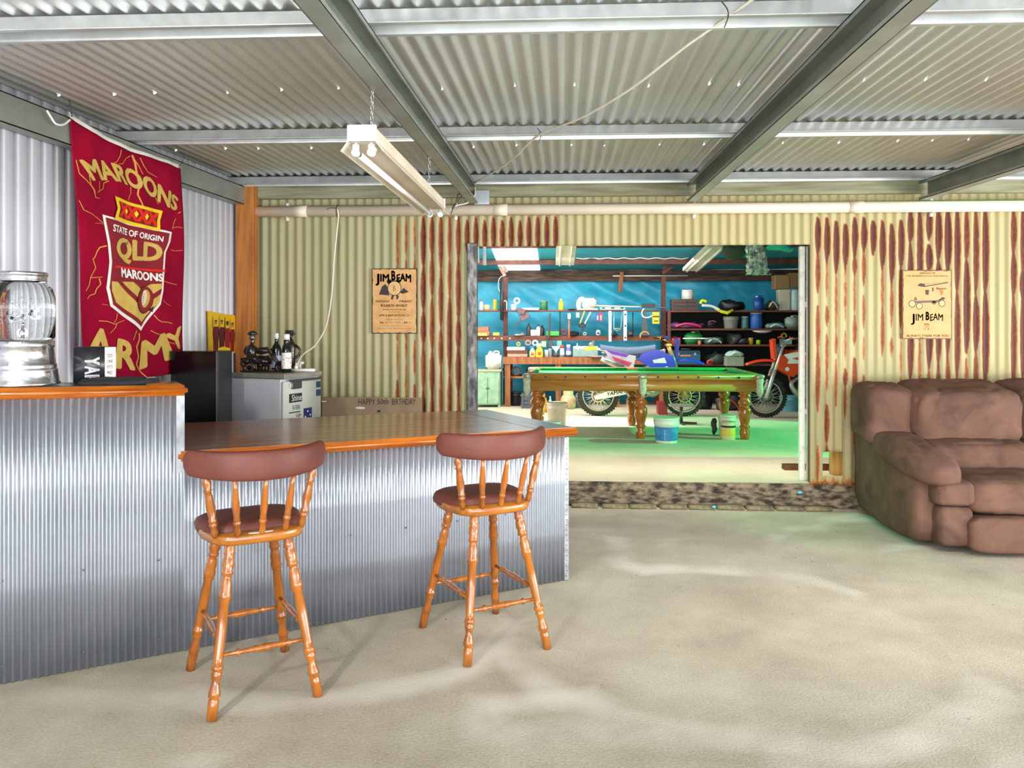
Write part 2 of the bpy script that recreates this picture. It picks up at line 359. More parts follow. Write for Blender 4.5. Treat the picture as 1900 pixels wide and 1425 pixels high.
PVC = M('cream_pvc_pipe', 'e6d8c2', 'dacbb4', rough=.4, scale=2)
DARKSTEEL = M('dark_red_oxide_steel', '6a3526', '43241b', rough=.65, scale=10)
ROCK = M('rough_slab_edge_concrete', '8a7c66', '30281e', rough=.95, scale=11, stretch=(1, 1, 2.5), detail=9, bump=1, contrast=(.36, .62))
# ------------------------------------------------------------------ floors
g = G(); g.box((2.2, 2.05, -.05), (11.6, 10.1, .1)); struct('floor', g, FLOOR)
g = G(); g.box((.95, 10.95, .1), (8.3, 7.72, .2)); struct('floor_shed', g, SLAB)
# rough broken edge of the raised slab
random.seed(3)
def edge(u, v):
    x = -3.0+u*9.2; a = v*PI*.62
    base = Vector((x, 7.10-.075*math.cos(a)-.02, .195*math.sin(min(a, PI/2))))
    n_ = mnoise.noise(Vector((x*7, v*3, 2)))*.035+mnoise.noise(Vector((x*19, v*9, 5)))*.02
    return base+Vector((0, -abs(n_)-.01, n_*.22*(1-v)))
g = G(); g.surf(edge, 420, 12); struct('trim_1', g, ROCK)
# ------------------------------------------------------------------ back wall of old corrugated iron
PITCH = .0774; PH = -.9187; WY = 7.05
rnd = random.Random(11)
_bands = {}
def bands(k):
    if k in _bands: return _bands[k]
    X = PH+k*PITCH; r = random.Random(k*7+3); L_ = []
    if -1.50 < X < -.88:
        heavy = X > -1.24
        z = 2.50
        while z > .9:
            ln = r.uniform(.25, .7); L_.append((z, z-ln, r.uniform(.55, .8) if heavy else r.uniform(.35, .62))); z -= ln+(r.uniform(.0, .05) if heavy else r.uniform(.02, .12))
    if -.87 < X < -.02: L_.append((2.50-r.random()*.05, 2.22, .75))
    if 2.10 < X < 2.90:
        t = 2.46+r.uniform(-.05, .02); ln = r.uniform(.25, .5); L_.append((t, t-ln, .85)); z = t-ln-.02
        while z > .3:
            ln = r.uniform(.1, .5)
            if r.random() < .75: L_.append((z, z-ln, r.uniform(.35, .72)))
            z -= ln+r.uniform(.0, .15)
    if 2.90 <= X < 3.62 or 3.74 < X < 4.7 or 4.9 < X < 5.6:
        z = 2.52
        while z > .85:
            ln = r.uniform(.2, .8); L_.append((z, z-ln, r.uniform(.75, 1.0) if z > 1.5 else r.uniform(.5, .8))); z -= ln+r.uniform(.0, .07)
    _bands[k] = L_; return L_
def wear(X, z):
    k = round((X-PH)/PITCH); lat = abs(X-(PH+k*PITCH))/PITCH; best = 0
    for zt, zb, s in bands(k):
        if zb-.02 < z < zt+.02:
            t = (zt-z)/(zt-zb); t = max(0, min(1, t)); wd = (.54*s)*(math.sin(PI*min(1, max(0, t*.92+.06)))**.45)
            best = max(best, s*max(0, 1-(lat/(wd+.02))**2))
    if z < .34 and X > 2.1: best = max(best, .36*(1-(z-.2)/.14))
    return best
def iron_panel(g, x0, x1, z0, z1):
    nx = max(2, int((x1-x0)/PITCH*10)); nz = max(1, int((z1-z0)/.03))
    f = lambda u, v: (x0+(x1-x0)*u, WY-.009*math.cos(2*PI*(x0+(x1-x0)*u-PH)/PITCH+PI), z0+(z1-z0)*v)
    n0 = len(g.v); g.surf(f, nx, nz, th=.0012, nrm=(0, 1, 0))
    if g.attr is None: g.attr = []
    g.attr += [wear(v[0], v[2]) for v in g.v[n0:]]
g = G(); OX0, OX1, OZT = -.834, 2.112, 2.248
iron_panel(g, -2.90, OX0, .19, 2.86)
iron_panel(g, OX0, OX1, OZT, 2.86)
HX0, HX1 = 2.215, 2.385
iron_panel(g, OX1, HX0, .19, 2.86); iron_panel(g, HX0, HX1, .19, .27); iron_panel(g, HX0, HX1, .475, 2.86); iron_panel(g, HX1, 6.6, .19, 2.86)
struct('wall_back', g, IRON)
# timber beam above it, and PVC pipe
g = G(); g.box((1.85, 6.99, 2.745), (9.5, .05, .155), bev=.004); struct('trim_2', g, BEAMW)
g = G(); g.cyl((-2.72, 6.955, 2.553), (6.6, 6.955, 2.553), .047, seg=20)
for x in (-2.35, -.6, 2.4): g.cyl((x, 6.955, 2.553), (x+.12, 6.955, 2.553), .0505, seg=20)
pipe = single('drain_pipe', g, PVC, 'long cream PVC pipe running the width of the back wall under the beam', 'pipe')
for x in (-2.42, -.93, 1.12, 3.1):
    g = G(); g.tube([(x, 6.985-.0525*math.sin(a), 2.553+.0525*math.cos(a)) for a in [PI*i/10*1.0 for i in range(11)]], .006, 6)
    g.box((x, 7.0, 2.49), (.022, .03, .03)); g.box((x, 7.0, 2.615), (.022, .03, .03))
    ob('pipe_clip', g, plain('e8e6e0', .4), pipe, world=True)
# galvanised post left of the opening, corner post
g = G(); a = P(866, 0, Y=7.0); b_ = P(884.5, 0, Y=7.0)
g.box(((a.x+b_.x)/2, 7.06, 1.24), (b_.x-a.x, .085, 2.07+.0), bev=.006)
struct('trim_3', g, M('mottled_galvanised_post', '8e8e8a', '3c3c3a', rough=.5, metal=.5, scale=30, stretch=(1, 1, .35), contrast=(.3, .62), detail=8))
g = G(); a = P(437, 0, Y=6.86); b_ = P(470, 0, Y=6.86)
g.box(((a.x+b_.x)/2, 6.92, 1.385), (b_.x-a.x, .12, 2.77), bev=.004); struct('trim_4', g, POSTW)
# pvc end cap beside the post
# ------------------------------------------------------------------ left wall
LWX = -2.86
def lw(u, v):
    y = -1.5+u*8.55; ph = (y/.109) % 1.0
    t = abs(ph-.5)                       # narrow deep pans between wide flat crests
    dip = 1/(1+math.exp((t-.125)/.018))
    return (LWX-.028*dip+.002*math.cos(2*PI*(ph-.0)), y, 2.9*v)
g = G(); g.surf(lw, 78*20, 2, th=.0012, nrm=(-1, 0, 0)); struct('wall_left', g, WALLW)
g = G()
RZ = lambda y: 2.604+.0147*(y-6.95)      # underside of the rafters
def csec(g, x0, w_, h, y0, y1, open_right=True):
    t = .006; s = 1 if open_right else -1
    xw = x0 if open_right else x0+w_
    for (cx, cz, sx, sz) in ((xw+s*t/2, h/2, t, h), (x0+w_/2, t/2, w_, t), (x0+w_/2, h-t/2, w_, t), (xw+s*(w_-t/2), .012, t, .022), (xw+s*(w_-t/2), h-.012, t, .022)):
        vs = []
        for y in (y0, y1):
            for a_, b2 in ((-1, -1), (1, -1), (1, 1), (-1, 1)): vs.append((cx+a_*sx/2, y, RZ(y)+cz+b2*sz/2))
        g.add(vs, [(3, 2, 1, 0), (4, 5, 6, 7), (0, 1, 5, 4), (1, 2, 6, 5), (2, 3, 7, 6), (3, 0, 4, 7)])
csec(g, -2.84, .085, .154, -1.4, 6.95, False); struct('ceiling_beam_left', g, RAFTER)
for i, (x, yend, opn) in enumerate(((-.813, 6.93, True), (1.052, 6.93, False), (2.97, 6.93, False), (4.88, 6.93, False))):
    g = G(); csec(g, x, .078, .154, -1.4, yend, opn); struct('ceiling_rafter', g, RAFTER)
g = G(); g.box((-.70, 6.95, 2.66), (.13, .02, .12)); struct('ceiling_bracket', g, GALV)
for y in (-.85, 1.12, 3.10, 5.06, 6.80):
    g = G(); z0 = RZ(y)+.156; prof = [(-.075, 0), (-.05, 0), (-.04, .06), (.04, .06), (.05, 0), (.075, 0), (.075, .004), (.053, .004), (.043, .064), (-.043, .064), (-.053, .004), (-.075, .004)]
    mtx = Matrix(((0, 0, 1, 1.85), (1, 0, 0, y), (0, 1, 0, z0), (0, 0, 0, 1)))
    g.prism(prof, 9.6, mtx); struct('ceiling_purlin', g, STEEL)
def roof(u, v):
    x = -3.05+u*9.7; y = -1.5+v*8.6
    return (x, y, RZ(y)+.234+.0095*math.sin(2*PI*x/.0762))
g = G(); g.surf(roof, int(9.7/.0762*8), 2, th=.0012, nrm=(0, 0, 1)); ceil = struct('ceiling', g, ROOFM)
# daylight in old nail holes of the roof sheets
g = G(); rr = random.Random(5)
for yy, n_ in ((4.16, 26), (5.62, 30), (2.2, 14)):
    for i in range(n_):
        x = -2.7+i*(.305 if n_ > 20 else .6)+rr.uniform(-.08, .08); x = round(x/.0762)*.0762-.0762*.25
        if x > 6: continue
        yj = yy+rr.uniform(-.03, .03); z = RZ(yj)+.234-.0108
        g.cyl((x, yj, z), (x+.001, yj, z-.0015), rr.uniform(.004, .0085), seg=8)
o = struct('ceiling_nail_holes', g, M('daylight_in_holes', 'ffffff', 'ffffff', emit=6))
# verandah open posts far right and fascia outside the frame are open air
# ------------------------------------------------------------------ shed shell
SY = 14.45
def tarp(u, v):
    x = -3.1+u*8.3; z = .2+v*2.25
    q = x*.55+z*1.1
    y = SY+.035*math.sin(q*9+2.2*math.sin(z*2.1+x))*(.5+.5*math.sin(x*1.3))+.04*mnoise.noise(Vector((x*1.2, z*2.5, 1)))+.018*mnoise.noise(Vector((x*5+z*6, z*3-x*2, 3)))
    return (x, y, z)
g = G(); g.surf(tarp, 300, 90, th=.004, nrm=(0, 1, 0)); struct('wall_shed_back', g, TARP)
g = G(); g.box((-3.15, 10.8, 1.9), (.06, 7.4, 3.4)); struct('wall_shed_left', g, plain('6f7a70', .7))
g = G()
for (y0, y1, z0, z1) in ((7.1, 8.45, .2, 3.6), (10.6, 14.5, .2, 3.6), (8.45, 10.6, .2, .95), (8.45, 10.6, 2.25, 3.6)): g.box((5.05, (y0+y1)/2, (z0+z1)/2), (.06, y1-y0, z1-z0))  # unseen wall, its opening placed to trim the edge of the green light
struct('wall_shed_right', g, plain('4e4a3e', .8))
SR = lambda y: 2.52+.13*(14.45-y)
def sroof(u, v):
    x = -3.15+u*8.25; y = 7.12+v*7.4
    return (x, y, SR(y)+.02*mnoise.noise(Vector((x*1.5, y*1.5, 0))))
g = G(); g.surf(sroof, 60, 40, th=.01, nrm=(0, 0, 1)); struct('ceiling_shed', g, ROOFTARP)
# skylight panel in the shed roof
g = G(); a = P(917, 0, Y=13.0).x; b_ = P(998, 0, Y=13.0).x
def sky(u, v):
    y = 11.4+v*2.85
    return (a+(b_-a)*u, y, SR(y)-.022)
g.surf(sky, 4, 4, th=.006, nrm=(0, 0, 1)); struct('window_1', g, M('skylight_fibreglass', 'ffffff', 'f4f8ff', emit=3.2))
# bottom chord, purlins
g = G(); g.box((.95, 14.32, 2.375), (8.2, .1, .09)); g.box((.95, 14.35, 2.475), (8.2, .08, .1)); struct('trim_5', g, M('old_dark_timber_plate', '5d4434', '2c2119', rough=.8, scale=4, stretch=(1, 3, 6)))
for y in (13.42, 12.2, 10.9):
    g = G(); g.box((.95, y, SR(y)-.055), (8.2, .06, .075)); struct('ceiling_shed_purlin', g, DARKSTEEL)
for px, yy in ((1231, 13.9), (938, 13.9)):
    x = P(px, 0, Y=yy).x; g = G(); g.box((x, yy, 1.29), (.075, .075, 2.18)); struct('trim_6', g, DARKSTEEL)
# sloping roof braces
for (p, q, yy) in (((1229, 507), (1310, 452), 13.9), ((1229, 500), (1275, 452), 13.9), ((937, 512), (905, 455), 13.9), ((940, 505), (916, 455), 13.88)):
    g = G(); g.bar(P(*p, Y=yy), P(*q, Y=yy), .05, .05); struct('ceiling_brace', g, DARKSTEEL if p[0] > 1000 else M('pinkish_primed_steel', 'b98f80', '8b5f4e', rough=.6))
# ================================================================== BAR
def wood(name, c1, c2, rough=.3, axis='x', coat=.3, scale=3, bump=.08):
    st = {'x': (1, 9, 9), 'y': (9, 1, 9), 'z': (9, 9, 1)}[axis]
    return M(name, c1, c2, rough=rough, scale=scale, stretch=st, coat=coat, detail=8, dist=.6, bump=bump, contrast=(.35, .68))
A0 = Vector((-2.437, 3.376, 0)); DV = Vector((.8424, .5389, 0)); BV = Vector((-.5389, .8424, 0)); BANG = math.atan2(.5389, .8424)
def zl(s): return .9017-.0113*(s-1.44)
def zh(s): return 1.238-.020*s
EDGEW = wood('varnished_orange_edge_timber', 'c06a14', '8e430a', .22, 'x', .5)
TOPW = wood('dark_worn_bar_timber', 'a06a42', '6a432a', .3, 'x', .5, 2.2, .05)
TOPW2 = wood('dark_worn_cross_board', '8a644a', '624330', .3, 'y', .5, 2.2, .05)
BL = Matrix.Translation(A0) @ Matrix.Rotation(BANG, 4, 'Z')
def shear(g, k, z0=0):     # follow the slight fall of the counter
    g.v = [(v[0], v[1], v[2]+k*v[0] if v[2] > z0 else v[2]) for v in g.v]; return g
bar = thing('bar_counter', 'L-stepped bar counter clad in silver mini-corrugated iron', 'bar counter', A0, BANG)
def mini(g, s0, s1, z0, zt, p=.0317, am=.0056):
    n = int((s1-s0)/p*8)
    g.surf(lambda u, v: (s0+(s1-s0)*u, am*math.cos(2*PI*(s0+(s1-s0)*u)/p), z0+(zt(s0+(s1-s0)*u)-z0)*v), n, 3, th=.001, nrm=(0, 1, 0))
g = G(); mini(g, -.49, .742, .004, lambda s: zh(s)); mini(g, .742, 2.925, .004, lambda s: zl(s))
for s_ in [x*.31-.3 for x in range(10)]:
    for z in (.08, .45): g.cyl((s_, -.0035, z), (s_, -.008, z+.002), .004, seg=8, mi=1)
ob('front_cladding', g, [BARIRON, plain('4a4a4c', .5, .5)], bar)
g = G(); g.surf(lambda u, v: (.742-.004*math.cos(2*PI*u*.3/.0317), .005+.3*u, .86+(1.222-.86)*v), 76, 2, th=.001, nrm=(-1, 0, 0)); ob('step_cladding', g, BARIRON, bar)
g = G(); g.surf(lambda u, v: (2.925+.004*math.cos(2*PI*u*1.12/.0317), .005+1.12*u, .004+(.88-.004)*v), 280, 2, th=.001, nrm=(-1, 0, 0)); ob('end_cladding', g, BARIRON, bar)
g = G(); g.box((.12, .17, .60), (1.2, .3, 1.2)); g.box((1.83, .57, .435), (2.16, 1.1, .86)); ob('inner_frame', g, plain('6b6257', .8), bar)
STRIP = M('pressed_zinc_angle', '9c9fa2', '7d8084', rough=.45, metal=.6, scale=20)
g = G(); g.box((.725, -.0065, 1.04), (.034, .002, .37)); g.box((.7435, .02, 1.04), (.002, .05, .37))
for i in range(9): g.cyl((.722, -.007, .885+i*.04), (.722, -.010, .885+i*.04), .0045, seg=8)
ob('step_corner_angle', g, STRIP, bar)
g = G(); g.box((2.913, -.0065, .44), (.03, .002, .868)); g.box((2.929, .02, .44), (.002, .05, .868))
for i in range(28): g.cyl((2.911+.004*(i % 2), -.0072, .03+i*.031), (2.911+.004*(i % 2), -.0082, .03+i*.031), .0035, seg=6, mi=1)
ob('end_corner_angle', g, [STRIP, plain('2c2c2c', .8)], bar)
# lower top
def slab(g, s0, s1, t0, t1, z, th, bev=.012, mi=0): g.box(((s0+s1)/2, (t0+t1)/2, z+th/2), (s1-s0, t1-t0, th), bev=bev, mi=mi, seg=3)
lowtop = thing('timber_worktop', 'long dark timber bar top with glossy orange front edge, lower level', 'bar top', A0+Vector((0, 0, .9180)), BANG)
zb = 0
g = G(); slab(g, .715, 2.985, -.04, 1.21, 0, .046, .014); shear(g, -.0113, -1); ob('edge_slab', g, EDGEW, lowtop)
g = G(); r_ = random.Random(4); t = -.012
for i in range(9):
    w_ = .134; g.box((1.72, t+w_/2, .0470), (1.99, w_-.0015, .003)); t += w_
shear(g, -.0113, -1); ob('top_boards', g, TOPW, lowtop)
g = G(); g.box((2.845, .585, .0475), (.245, 1.19, .003)); shear(g, -.0113, -1); ob('end_board', g, TOPW2, lowtop)
# raised top
hightop = thing('raised_worktop', 'narrow raised bar top with orange timber edge and green inlay at left', 'bar top', A0+Vector((0, 0, 1.238)), BANG)
g = G(); slab(g, -.49, .758, -.03, .335, 0, .048, .015); shear(g, -.020, -1); ob('timber_edge', g, EDGEW, hightop)
g = G(); g.box((.05, .16, .0485), (1.06, .27, .0025)); shear(g, -.020, -1); ob('green_inlay', g, M('green_inlay_laminate', '6f7d66', '4c5a4a', rough=.25, scale=12, coat=.4), hightop, label='grey-green inlay panel with black border')
g = G()
for (c, s_) in (((.05, .027), (1.06, .008)), ((.05, .293), (1.06, .008)), ((.578, .16), (.008, .27))): g.box((c[0], c[1], .0492), (s_[0], s_[1], .003))
shear(g, -.020, -1); ob('inlay_border', g, plain('1c1c1e', .4), hightop)
def BP(s, t, z=0): return A0+DV*s+BV*t+Vector((0, 0, z))
ZHT = lambda s: zh(s)+.0525
ZLT = lambda s: zl(s)+.0505
# ------------------------------------------------------------------ glass drink dispenser on galvanised stand
GLASS = bpy.data.materials.new('clear_glass'); GLASS.use_nodes = True
b_ = GLASS.node_tree.nodes['Principled BSDF']; b_.inputs['Base Color'].default_value = (.96, .98, .98, 1); b_.inputs['Roughness'].default_value = .03; b_.inputs['Transmission Weight'].default_value = 1; b_.inputs['IOR'].default_value = 1.3
jp = BP(.072, .155); jd = thing('drink_dispenser', 'clear glass drink dispenser with silver screw lid, far left on raised bar', 'drink dispenser', (jp.x, jp.y, ZHT(.03)), .2)
RS = 1.07
LID = M('brushed_silver_lid', 'd9dade', 'bfc1c6', rough=.18, metal=.95, scale=3, stretch=(1, 1, 30))
g = G(); g.lathe((0, 0, 0), [(.158, 0), (.160, .006), (.155, .012), (.146, .060), (.148, .066), (.144, .072), (.142, .082), (.144, .088), (.139, .094), (.130, .165), (.134, .170), (.134, .198), (.128, .200), (.120, .200)], 48); ob('stand', g, LID, jd, label='flared galvanised metal stand')
prof = [(.095, .200), (.128, .203), (.137, .215), (.138, .33), (.137, .395), (.126, .435), (.104, .458), (.099, .480)]
g = G(); g.lathe((0, 0, 0), prof, 48, cap=False)
g.lathe((0, 0, 0), [(r-.005, z+(.006 if i == 0 else 0)) for i, (r, z) in enumerate(prof)], 48, cap=False); g.cyl((0, 0, .2), (0, 0, .206), .1, seg=32)
jar = ob('jar', g, GLASS, jd)
# moulded relief fruit pattern on the jar front
g = G(); r_ = random.Random(9)
for i in range(70):
    a = -1.25+r_.gauss(0, .35); z = .31+r_.gauss(0, .032); g.ball((.1375*math.cos(a), .1375*math.sin(a), z), (.006, .006, .006), 8, 6)
for k in range(7): g.tube([(.1385*math.cos(-2.2+k*.33+.02*math.sin(z*60)), .1385*math.sin(-2.2+k*.33), z) for z in [.23+.02*j for j in range(9)]], .0018, 5)
ob('embossed_pattern', g, GLASS, jar)
g = G(); g.lathe((0, 0, 0), [(.100, .466), (.104, .468), (.104, .474), (.101, .476), (.104, .479), (.104, .486), (.102, .490), (.108, .493), (.108, .506), (.102, .510), (.02, .511)], 48); ob('screw_lid', g, LID, jd)
g = G(); a = -1.12; c_, s_ = math.cos(a), math.sin(a)
g.cyl((.125*c_, .125*s_, .235), (.165*c_, .165*s_, .235), .010, seg=14); g.cyl((.128*c_, .128*s_, .235), (.134*c_, .134*s_, .235), .022, seg=18)
g.cyl((.160*c_, .160*s_, .250), (.160*c_, .160*s_, .212), .009, .007, seg=14); g.tube([(.160*c_, .160*s_, .248), (.165*c_, .165*s_, .266), (.180*c_, .180*s_, .274)], .006, 8)
ob('tap', g, plain('c9c9d4', .15, .9), jd)
# ------------------------------------------------------------------ black boxed item and cloth on the raised bar
bp = BP(.368, .20); bx = thing('printed_carton', 'black and white carton with big sideways white letters on raised bar', 'carton', (bp.x, bp.y, ZHT(.345)-.001), BANG+.02)
g = G(); g.box((0, 0, .088), (.175, .10, .172), bev=.004, seg=2); ob('carton_body', g, M('crinkled_black_card', '1a1a1e', '2a2a30', rough=.3, scale=6, bump=.3), bx)
g = G(); g.box((.0885, 0, .088), (.002, .098, .168)); g.box((.0650, -.0505, .088), (.045, .001, .168)); side = ob('white_panel', g, plain('dfdcd4', .5), bx, label='white side panel with small dark red print')
g = G()
for i, (wd) in enumerate((.07, .055, .05, .06)):
    z = .14-i*.027
    write(g, ('SIZE', 'ONE', 'FITS', 'MOST')[i], quad((.053, -.0512, z-.016), (.076, -.0512, z-.016), (.076, -.0512, z), (.053, -.0512, z)), bold=.02)
ob('small_print', g, plain('7c1f1f', .5), bx)
g = G()
# letters lying on their side, reading downwards
x0, x1 = -.042, .020
for ch, za, zb_ in (('Y', .126, .088), ('A', .084, .046), ('K', .042, .004)):
    write(g, ch, (lambda za, zb_: lambda u, v: (x0+(x1-x0)*v, -.0512, za+(zb_-za)*u))(za, zb_), bold=.04)
ob('big_letters', g, plain('f2f2f2', .5), bx)
g = G()
def cloth(v):
    n_ = mnoise.noise(v*11)*.006+mnoise.noise(v*31)*.003
    return Vector((v.x, v.y, v.z+n_))
bp2 = BP(.47, .08)
g.ball((bp2.x, bp2.y, ZHT(.47)+.010), (.175, .06, .014), 40, 12, e=.6, m=Matrix.Rotation(BANG, 4, 'Z'), fn=cloth)
g.ball((bp2.x-.03, bp2.y+.01, ZHT(.47)+.022), (.14, .045, .009), 40, 12, e=.6, m=Matrix.Rotation(BANG+.05, 4, 'Z'), fn=cloth)
single('folded_cloth', g, M('black_cloth', '121214', '1e1e22', rough=.95, scale=30, bump=.4), 'folded black cloth lying in front of the carton on raised bar', 'cloth')
# ------------------------------------------------------------------ bar stools
SW = wood('honey_varnished_pine', 'a8611a', '7c420e', .25, 'z', .5, 3)
VINYL = M('brown_vinyl', '66362b', '592e25', rough=.5, spec=.3, scale=5, bump=.05, bscale=60)
def legprof(R=.021):
    return [(0, R*.8), (.02, R*.95), (.05, R), (.07, R*1.15), (.085, R*.85), (.10, R*1.1), (.14, R*1.18), (.165, R*.95), (.175, R*1.12), (.19, R*1.12), (.20, R*.72), (.215, R*.9), (.26, R*1.15), (.29, R*1.02), (.305, R*1.2), (.33, R*1.2), (.34, R*.95), (.355, R*1.05),
            (.36, R*.9), (.50, R*1.02), (.66, R*.92), (.70, R*.86), (.705, R*1.1), (.725, R*1.15), (.735, R*.85), (.745, R*1.05), (.765, R*.9), (.79, R*.72), (.82, R*.85), (.85, R*1.12), (.87, R*1.12), (.88, R*.85), (.895, R*1.0), (1, R*.95)]
def strprof(R=.011):
    return [(0, R*.75), (.18, R*.8), (.2, R*1.35), (.225, R*1.4), (.24, R*.85), (.3, R*.95), (.5, R*1.5), (.7, R*.95), (.76, R*.85), (.775, R*1.4), (.8, R*1.35), (.82, R*.8), (1, R*.75)]
st = thing('bar_stool', 'turned timber bar stool with brown vinyl back, nearest camera, at the step of the bar', 'bar stool', (-1.355, 3.455, 0), math.atan2(.835, -.55)-PI/2, 'timber bar stools at the bar')
legs = {}
for sx in (-1, 1):
    for sy in (-1, 1):
        top = Vector((sx*.115, sy*.135-.01, .665)); bot = Vector((sx*.212, sy*.275, .004)); legs[(sx, sy)] = (top, bot)
        g = G(); g.turned(top, bot, legprof(), 18); ob('leg', g, SW, st)
def lp(k, z):
    t, b_ = legs[k]; f = (t.z-z)/(t.z-b_.z); return t+(b_-t)*f
for k1, k2, z in (((-1, -1), (1, -1), .235), ((-1, 1), (1, 1), .235), ((-1, -1), (-1, 1), .285), ((1, -1), (1, 1), .285)):
    g = G(); g.turned(lp(k1, z), lp(k2, z), strprof(), 14); ob('stretcher', g, SW, st)
def seat_outline(w2, yb, yf, r=5):
    pts = []
    for i in range(48):
        a = 2*PI*i/48; c_, s_ = math.cos(a), math.sin(a)
        x = math.copysign(abs(c_)**.55, c_)*w2*(1-.10*max(0, -s_)*0); y = math.copysign(abs(s_)**.62, s_)
        pts.append((x*(1-.06*(1 if s_ < 0 else 0)), y*(yf if y > 0 else -yb)))
    return pts
o_ = seat_outline(.215, -.205, .205)
def loft(g, outl, levels):
    n = len(outl); vs = []; fs = []
    for (k, z) in levels: vs += [(x*k, y*k, z) for x, y in outl]
    for i in range(len(levels)-1):
        for j in range(n): fs.append((i*n+j, i*n+(j+1) % n, (i+1)*n+(j+1) % n, (i+1)*n+j))
    fs += [tuple(reversed(range(n))), tuple(range((len(levels)-1)*n, len(levels)*n))]
    g.add(vs, fs, True)
g = G(); loft(g, o_, [(.9, .655), (.97, .658), (1, .668), (1, .690), (.98, .697)]); ob('seat', g, wood('honey_seat_board', 'a8681e', '824810', .28, 'x', .4, 3), st)
g = G(); o2 = [(x, y+.035*(1 if y < .1 else .3)) for x, y in seat_outline(.215, -.165, .195)]
loft(g, o2, [(.98, .672), (1.02, .680), (1.035, .700), (1.0, .722), (.9, .733), (.6, .737), (.2, .735)]); ob('seat_cushion', g, VINYL, st)
def railp(a): return Vector((.285*math.sin(a)/math.sin(1.0), -.275+.215*(1-math.cos(a))/(1-math.cos(1.0))*.85, 0))
for i, a in enumerate((-.70, -.36, 0, .36, .70)):
    tp = railp(a); b0 = Vector((tp.x*.80, -.165-.028*math.cos(a*1.6)+.03*(abs(i-2) == 2), .690)); t1 = Vector((tp.x, tp.y+.005, .945))
    g = G(); R = .0145 if abs(i-2) == 2 else .0120
    if abs(i-2) == 2: pr = [(0, R*.8), (.1, R*1.05), (.18, R*.85), (.2, R*1.2), (.23, R*1.2), (.24, R*.9), (.26, R*1.2), (.3, R*1.2), (.32, R*.95), (.5, R*1.35), (.7, R*1.0), (.76, R*.85), (.78, R*1.25), (.81, R*.9), (.9, R*1.3), (.97, R*.8), (1, R*.7)]
    else: pr = [(0, R*.85), (.1, R*1.1), (.2, R*.95), (.22, R*1.3), (.26, R*1.3), (.28, R*.95), (.31, R*1.25), (.34, R*1.0), (.5, R*1.35), (.8, R*.9), (1, R*.65)]
    g.turned(b0, t1, pr, 14); ob('spindle', g, SW, st)
def rail(u, v):
    a = -1.0+2.0*u; c = railp(a); nrm = Vector((math.sin(a)*.75, -math.cos(a), 0)).normalized()
    e = 1-max(0, abs(2*u-1)-.93)/.07*.45; th = 2*PI*v
    up = math.sin(th); out = math.cos(th)
    hh = (.052+.010*math.cos(a*1.5))*e
    lift = .012*(abs(a)**2)
    return c+nrm*(math.copysign(abs(out)**.6, out)*.024*e-.002)+Vector((0, 0, .990+lift+math.copysign(abs(up)**.75, up)*hh))
g = G(); g.surf(rail, 40, 20); n_ = 41
for k in (0, 40): g.add([g.v[j*n_+k] for j in range(20)], [tuple(range(20))])
ob('backrest', g, VINYL, st)
dup(st, (-.400, 4.015, 0), math.atan2(.835, -.55)-PI/2-.03, 'turned timber bar stool with brown vinyl back, at the right end of the bar', 'timber bar stools at the bar')
g = G(); loft(g, [(x*.13, y*.05-.17) for x, y in [(math.cos(2*PI*i/20), math.sin(2*PI*i/20)) for i in range(20)]], [(1, .6975), (1, .6985)])
g.v = [(v[0]*.4+.0, v[1]*.35-.118, v[2]) for v in g.v]; ob('torn_patch', g, plain('e4ded0', .7), st, label='small pale torn patch of padding')
# ================================================================== flag on the left wall
FX = -2.735
def fsurf(y, z, off=0):
    t = (2.72-z)/1.5
    f = .010*math.sin((y-4.4)*9.5+z*2.2)*(.35+.65*min(1, max(0, t)))+.005*math.sin((y-4.4)*21-z*3.1)+.008*math.sin((y+z)*5)
    return Vector((FX+f+off, y, z))
def drape(g, pts, off, faces=None, px=True, mx=.03, mi=0):
    if px: pts = [(lambda p: (p.y, p.z))(P(x, y, X=FX)) for x, y in pts]
    bm = bmesh.new(); vs = [bm.verts.new((a, b, 0)) for a, b in pts]
    for f in (faces or [range(len(pts))]):
        try: bm.faces.new([vs[i] for i in f])
        except ValueError: pass
    bmesh.ops.triangulate(bm, faces=bm.faces[:])
    for _ in range(5):
        es = [e for e in bm.edges if e.calc_length() > mx]
        if not es: break
        bmesh.ops.subdivide_edges(bm, edges=es, cuts=1); bmesh.ops.triangulate(bm, faces=[f for f in bm.faces if len(f.verts) > 3])
    bm.verts.index_update()
    g.add([fsurf(v.co.x, v.co.y, off*1.8) for v in bm.verts], [[v.index for v in f.verts] for f in bm.faces], True, mi); bm.free()
def fp(x, y): return (120+x/2.796, 200+y/2.796)          # crop to photo pixels
def poly(g, pts, off, mi=0): drape(g, [fp(*p) for p in pts], off, mi=mi)
def curve_at(pts, u):
    # piecewise-linear by arc length
    L_ = [0]
    for a, b in zip(pts, pts[1:]): L_.append(L_[-1]+math.dist(a, b))
    d = u*L_[-1]
    for i in range(len(pts)-1):
        if d <= L_[i+1]+1e-9:
            t = (d-L_[i])/(L_[i+1]-L_[i]); return (pts[i][0]+(pts[i+1][0]-pts[i][0])*t, pts[i][1]+(pts[i+1][1]-pts[i][1])*t)
    return pts[-1]
def ftext(g, text, base, top, off, bold=.03, spacing=1, mi=0):
    uv, fs = glyphs(text, bold, spacing)
    pts = []
    for u, v in uv:
        a = curve_at(base, u); b = curve_at(top, u); pts.append(fp(a[0]+(b[0]-a[0])*v, a[1]+(b[1]-a[1])*v))
    drape(g, pts, off, fs, mi=mi)
